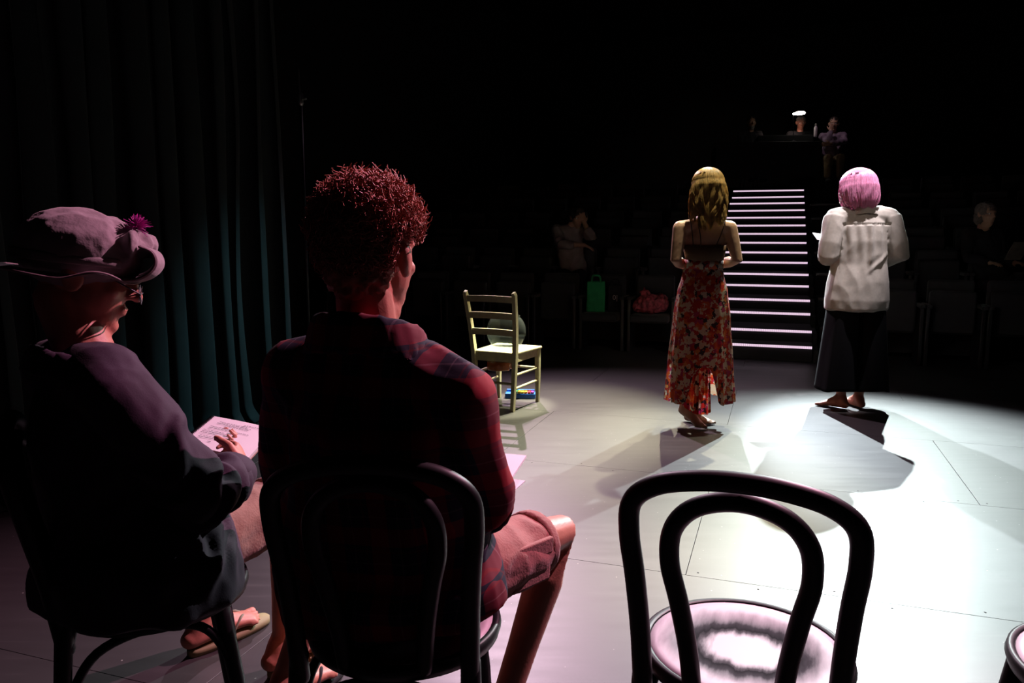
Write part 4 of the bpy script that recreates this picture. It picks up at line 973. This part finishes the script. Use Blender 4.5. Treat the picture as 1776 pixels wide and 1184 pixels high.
for sx in (-1, 1):          # wide culotte legs
    rings = []
    for j in range(31):
        z = .145+(.80-.145)*j/30; t = (z-.145)/.655; hw = .128-.030*t; cx = sx*(.122-.030*t); ry = .155-.03*t; r = []
        for k in range(72):
            a = 2*PI*k/72; c_, s_ = math.cos(a), math.sin(a); q = 1+.05*(1-t)*math.sin(a*7+sx)+.03*noise.noise(V((c_*2, s_*2, z*2+sx)))
            r.append((cx+math.copysign(abs(c_)**.75, c_)*hw*q, .03+math.copysign(abs(s_)**.8, s_)*ry*q, z+.006*math.sin(a*3)))
        rings.append(r)
    v, f = grid_mesh(rings); mb = MB(); mb.add(v, f); o = link('culotte_leg', mb.mesh('culotte_leg'), 'culotte', wp_); md = o.modifiers.new('t', 'SOLIDIFY'); md.thickness = .004; bake(o)
mb = MB(); mb.tube([V((0, .03, .78)), V((0, .03, .88)), V((0, .03, 1.0))], [(.180, .125), (.185, .13), (.16, .12)], 32, side=(1, 0, 0), ck=.1); mb.build('culotte_waist', 'culotte', wp_)
A4 = frame(J4['face'], (0, 0, 1))
mb = MB(); mb.ell(XH4 @ V((0, -.022, .030)), (.098, .112, .100), A4, 30, 18); mb.ell(XH4 @ V((0, -.030, -.03)), (.108, .100, .085), A4, 28, 16)
h4 = blob('wig', mb, .007, 'pinkhair', wp_, 3, folds(.006, 60, 60, 8, 8))
def prof4(u): return (.129+.012*math.sin(u*PI*.9)-.020*u*u, .130+.006*math.sin(u*PI)-.014*u, 0, -.006)
long_hair(h4, XH4, 2600, 'pinkhair', 'strands', .150, lambda th: -.118+.006*math.sin(th*9), prof4, .004, 2.05, .0018, 21, 22, .35)
mb = MB()
for k in range(16):
    t = k/15; c = XH4 @ V((-.128+.01*math.sin(k*2), -.02+.02*math.cos(k*3), -.02-.075*t)); mb.ell(c, (.0055,)*3, None, 8, 6)
mb.build('bead_earring', 'chrome', wp_)
pg = thing('held_pages', 'white pages in the raised hand of the person with the pink bob', 'script', PB+V((-.09, .27, 1.18)))
paper_rect('page_stack', 'paper', pg, V((-.115, .02, .045)), V((.16, -.01, -.03)), V((.02, .15, .05)), .004)

# ------------------------------------------------------------------ people watching from the seats and the control desk
def sit(hip, deg, s=1.0, lean=.04, face=None, **kw):
    a = R(deg); f = V((math.sin(a), math.cos(a), 0)); r = V((math.cos(a), -math.sin(a), 0)); h = V(hip); Z = V((0, 0, 1)); d = {}
    p = h+Z*.03; ch = p+Z*.315*s+f*lean; nk = ch+Z*.165*s+f*.01; hd = nk+Z*.145*s+f*.03
    d.update(pelvis=p, chest=ch, neck=nk, head=hd)
    for q, sx in (('l', -1), ('r', 1)):
        sh = ch+Z*.105*s+r*.175*s*sx; kn = h+f*.42*s+r*.10*sx+Z*.03; an = kn-Z*.42*s+f*.02
        d.update({'sh_'+q: sh, 'el_'+q: sh-Z*.25*s+f*.06+r*.04*sx, 'wr_'+q: sh-Z*.30*s+f*.29+r*-.02*sx, 'hip_'+q: h+r*.085*sx, 'kn_'+q: kn, 'an_'+q: an,
                  'he_'+q: an-Z*.08-f*.03, 'to_'+q: an-Z*.085+f*.2, 'h'+q+'_f': tuple(f), 'h'+q+'_n': (0, 0, -1)})
    d.update({k: V(v) if len(v) == 3 else v for k, v in kw.items() if isinstance(v, tuple)})
    out = {k: tuple(v) for k, v in d.items()}; out.update(rt=tuple(r), face=face or tuple(f), s=s, w=.95*s, toes=False)
    return out, f, r
def dress(root, P, J, top, bottom, sl=.9, seed=1, infl=1.0):
    rt = V(J['rt']); p, ch, nk = P['pelvis'], P['chest'], P['neck']; mb = MB()
    mb.tube([p-V((0, 0, .05)), p+V((0, 0, .05)), mid(p, ch, .5), ch, mid(ch, nk, .5), mid(ch, nk, .85)], [(.19*infl, .145), (.18*infl, .14), (.165*infl, .125), (.175*infl, .12), (.14, .095), (.072, .066)], 24, side=rt, ck=.15)
    for q in 'lr':
        mb.tube([mid(ch, nk, .5), P['sh_'+q]], [.08, .068], 12); sleeve(mb, P['sh_'+q], P['el_'+q], P['wr_'+q], .06, sl)
    t = blob('top', mb, .010, top, root, 3, folds(.010, 12, 12, 9, seed, .003)); mb = MB()
    mb.tube([p-V((0, 0, .07)), p+V((0, 0, .04))], [(.17, .13), (.175, .135)], 20, side=rt, ck=.3)
    for q in 'lr':
        mb.tube([P['hip_'+q], mid(P['hip_'+q], P['kn_'+q]), P['kn_'+q], mid(P['kn_'+q], P['an_'+q]), P['an_'+q]+V((0, 0, .02))], [.10, .092, .076, .066, .058], 16, ck=.2)
    b = blob('trousers', mb, .010, bottom, root, 2, folds(.006, 14, 14, 14, seed+3))
    mb = MB()
    for q in 'lr':
        f = (P['to_'+q]-P['he_'+q]); u = f.normalized(); mb = MB(); mb.tube([P['he_'+q]+V((0, 0, .035)), P['he_'+q]+f*.5+V((0, 0, .04)), P['to_'+q]+V((0, 0, .028))], [(.040, .042), (.046, .046), (.042, .034)], 12, side=u.cross(V((0, 0, 1)))); mb.build('shoe', 'dkcloth', root)
    return t, b
def simple_hair(root, X, J, m, kind):
    A = frame(J['face'], (0, 0, 1)); mb = MB(); s = J['s']
    if kind == 'short': mb.ell(X @ (V((0, -.024, .048))*s), (.081*s, .098*s, .082*s), A, 24, 14); mb.ell(X @ (V((0, -.05, .0))*s), (.072*s, .066*s, .075*s), A, 20, 12)
    else: mb.ell(X @ (V((0, -.022, .045))*s), (.096*s, .106*s, .092*s), A, 24, 14); mb.ell(X @ (V((0, -.045, -.03))*s), (.098*s, .075*s, .10*s), A, 20, 12)
    return blob('hair', mb, .008, m, root, 2, folds(.012, 40, 40, 18, 4, .005))
# leaning person in the pale sweater, second row
hp = H(-2.75, .8626+.30, .742); Jw, f, r = sit(hp, 199-19+10, .96, .16, (.25, -.95, -.25))
hd = V(PW(1001, 377, hp.y-.10)); ch = V(PW(985, 410, hp.y-.05))
Jw.update(chest=tuple(ch), neck=tuple(V(PW(992, 391, hp.y-.07))), head=tuple(hd), sh_r=tuple(V(PW(966, 398, hp.y-.06))), sh_l=tuple(V(PW(1008, 400, hp.y-.06))),
          el_r=tuple(V(PW(972, 424, hp.y-.28))), wr_r=tuple(V(PW(1013, 425, hp.y-.36))), el_l=tuple(V(PW(1027, 412, hp.y-.25))), wr_l=tuple(V(PW(1013, 386, hp.y-.20))),
          hr_f=(.9, -.2, -.35), hr_n=(0, .2, -1), hl_f=(-.25, .1, .95), hl_n=(0, 1, 0), rt=(-.98, .15, .1), rtp=(-1, 0, 0))
w1, X1_, Pw = person('person', 'person in a pale sweater resting head on hand in the dark seats', Jw, 'skin_c', .009, H(-2.75, 1.16, .275))
dress(w1, Pw, Jw, 'palesweater', 'dkcloth', .55, 2); simple_hair(w1, X1_, Jw, 'darkhair', 'bob')
# fair-haired person in black, second row on the other side
hp = H(1.769, .8626+.30, .742); Jb, f, r = sit(hp, 199-30, .96, .02)
hd = V(PW(1711, 372, hp.y-.03)); dlt = hd-V(Jb['head'])
for k in ('chest', 'neck', 'head', 'sh_l', 'sh_r', 'el_l', 'el_r', 'wr_l', 'wr_r'): Jb[k] = tuple(V(Jb[k])+dlt*(1 if k != 'chest' else .8))
w2, X2_, Pb_ = person('person', 'fair-haired person in black holding a pale sheet in the dark seats', Jb, 'skin_b', .009, H(1.77, 1.16, .275))
dress(w2, Pb_, Jb, 'dkcloth', 'dkcloth', .95, 4); simple_hair(w2, X2_, Jb, 'greyhair', 'bob')
wl = V(Jb['wr_l'])
pn = thing('notepad', 'dim sheet held on the lap by the fair-haired person in black', 'paper', wl+V((-.05, -.08, .03)))
paper_rect('sheet', 'greyhair', pn, (-.10, .02, 0), (.20, .05, .0), (.02, -.10, .18), .004)
# control desk and its three people
def desk():
    c = V(PW(1332, 246, 14.1)); zt = c.z; z0 = 2.13
    t = thing('control_desk', 'black control desk at the top of the lit staircase', 'desk', V((c.x, c.y, z0)), -R(6)); h = zt-z0
    mb = MB(); mb.box(-.93, .93, -.05, .65, h-.06, h); mb.build('desk_top', 'seatblack', t, bevel=.01)
    mb = MB(); mb.box(-.90, .90, -.03, -.005, .12, h-.06); mb.build('front_panel', 'black', t, smooth=False)
    for x in (-.86, .86):
        mb = MB(); mb.box(x-.03, x+.03, 0, .6, 0, h-.06); mb.build('leg', 'black', t, smooth=False)
    for x in (.1, .32):
        mb = MB(); mb.box(x-.06, x+.06, -.045, -.03, .35, .42); mb.build('socket_plate', 'metal', t, bevel=.006)
    return c, t, h
dc, dk_, dh = desk(); top = dc.z
def DK(x, y, z=0): a = -R(6); return V((dc.x+x*math.cos(a)-y*math.sin(a), dc.y+x*math.sin(a)+y*math.cos(a), top+z))
mx = thing('mixing_console', 'dark sound and lighting console with small faders on the control desk', 'console', DK(.33, .34), -R(6))
mb = MB(); mb.add([(-.48, -.22, .0), (.48, -.22, 0), (.48, .22, 0), (-.48, .22, 0), (-.48, -.22, .13), (.48, -.22, .13), (.48, .22, .06), (-.48, .22, .06)], [(3, 2, 1, 0), (4, 5, 6, 7), (0, 1, 5, 4), (1, 2, 6, 5), (2, 3, 7, 6), (3, 0, 4, 7)]); mb.build('console_body', 'black', mx, bevel=.008)
for i in range(12):
    mb = MB(); x = -.42+.076*i; mb.box(x-.010, x+.010, -.10+.03*(i % 4), -.06+.03*(i % 4), .10-.012*(i % 4)*.5, .125); mb.build('fader', 'metal', mx, smooth=False)
dl = thing('desk_lamp', 'glowing desk lamp on a thin stem above the console', 'lamp', DK(.44, .03))
lp = V(PW(1385, 197, 14.1))-dl.location
mb = MB(); mb.lathe([(.045, 0), (.045, .015), (.012, .03)], 20); mb.build('base', 'metal', dl)
mb = MB(); mb.tube(smooth_path([(0, 0, .02), (-.01, 0, lp.z*.5), (-.03, -.01, lp.z-.03), lp+V((-.07, 0, .0))], 6), .006, 8); mb.build('stem', 'metal', dl)
mb = MB(); mb.tube([lp+V((-.085, 0, -.005)), lp+V((-.03, 0, .005)), lp+V((.05, 0, .012)), lp+V((.092, 0, .012))], [(.03, .018), (.05, .030), (.05, .032), (.04, .026)], 14, side=(0, 1, 0)); mb.build('lamp_head', 'lampglow', dl)
ld = bpy.data.lights.new('desk_lamp_bulb', 'SPOT'); ld.energy = 26; ld.color = (1, .72, .62); ld.spot_size = R(58); ld.spot_blend = .8; ld.shadow_soft_size = .04
lo = bpy.data.objects.new('desk_lamp_bulb', ld); COL.objects.link(lo); lo.parent = dl; lo.location = lp+V((0, .01, -.05)); lo.rotation_euler = (R(78), 0, 0)
bt = thing('water_bottle', 'tall pale bottle standing at the end of the control desk', 'bottle', PW(1414, 238, 14.12))
h_ = PW(1414, 215, 14.12).z-bt.location.z
mb = MB(); mb.lathe([(.026, 0), (.03, .01), (.03, h_*.72), (.018, h_*.84), (.014, h_*.9)], 18); mb.build('bottle_body', 'paper', bt)
mb = MB(); mb.lathe([(.018, h_*.88), (.018, h_), (.010, h_+.008)], 14); mb.build('cap', 'greyhair', bt)
def booth_person(label, px, py, d, deg, skin, topm, botm, hairm, kind, seed, zseat=None, face=None, **kw):
    hd = V(PW(px, py, d)); hip = hd-V((0, 0, .655)); Jx, f, r = sit(hip, deg, 1.0, .02, face)
    dl_ = hd-V(Jx['head'])
    for k in ('chest', 'neck', 'head', 'sh_l', 'sh_r', 'el_l', 'el_r', 'wr_l', 'wr_r'): Jx[k] = tuple(V(Jx[k])+dl_)
    Jx.update(kw)
    for q in 'lr':
        an = V(Jx['an_'+q]); 
        if an.z-.085 < 2.135: an.z = 2.22
        Jx['an_'+q] = tuple(an); Jx['he_'+q] = tuple(an-V((0, 0, .08))-f*.03); Jx['to_'+q] = tuple(an-V((0, 0, .085))+f*.2)
    o, X, P = person('person', label, Jx, skin, .009, (hip.x, hip.y, 2.13))
    dress(o, P, Jx, topm, botm, .9 if topm != 'dkcloth' else .95, seed); hr = simple_hair(o, X, Jx, hairm, kind)
    st_ = thing('stool', 'black stool under the '+label.split(' at ')[0].replace('person', 'figure', 1), 'stool', (hip.x, hip.y, 2.13)); hh = hip.z-.10-2.13
    mb = MB(); mb.lathe([(.17, hh-.04), (.18, hh-.02), (.17, hh)], 24); mb.build('seat', 'seatblack', st_)
    for k in range(4):
        a = PI/4+k*PI/2; mb = MB(); mb.tube([(.11*math.cos(a), .11*math.sin(a), hh-.03), (.19*math.cos(a), .19*math.sin(a), .016)], .012, 8); mb.build('leg', 'metal', st_)
    return o, X, P, Jx
o, X, P, Jx = booth_person('bearded person in dark clothes at the unlit end of the control desk', 1303, 213, 15.0, 180, 'skin_c', 'dkcloth', 'dkcloth', 'darkhair', 'short', 5)
mb = MB(); mb.ell(X @ V((0, .062, -.088)), (.045, .042, .042)); mb.ell(X @ V((0, .075, -.115)), (.03, .03, .028)); blob('beard', mb, .008, 'greyhair', o, 1, folds(.006, 60, 60, 60, 2))
booth_person('person reading under the glowing desk lamp at the control desk', 1389, 213, 14.95, 185, 'skin_a', 'dkcloth', 'dkcloth', 'greyhair', 'short', 6, face=(-.15, -.95, -.3))
def Wp(px, py, d): return tuple(V(PW(px, py, d)))
booth_person('person in mauve shirt, hand to chin, seated at the end of the control desk', 1446, 215, 14.2, 196, 'skin_c', 'purpleshirt', 'khaki', 'darkhair', 'short', 7, face=(-.35, -.93, -.1),
             el_r=Wp(1437, 247, 13.92), wr_r=Wp(1441, 227, 13.98), hr_f=(.15, .1, .95), hr_n=(0, 1, 0), el_l=Wp(1465, 245, 14.08), wr_l=Wp(1440, 250, 13.85), hl_f=(-.95, 0, 0), hl_n=(0, 1, 0))
ld = bpy.data.lights.new('added_fill_booth', 'SPOT'); ld.energy = 70; ld.color = (1, .75, .85); ld.spot_size = R(15); ld.spot_blend = .9; ld.shadow_soft_size = .1  # added unseen spot that lifts the figure in the mauve shirt
lo = bpy.data.objects.new('added_fill_booth', ld); COL.objects.link(lo); lo.location = (4.2, 12.6, 5.6); lo.rotation_euler = (V((5.75, 14.1, 3.12))-V(lo.location)).to_track_quat('-Z', 'Y').to_euler()
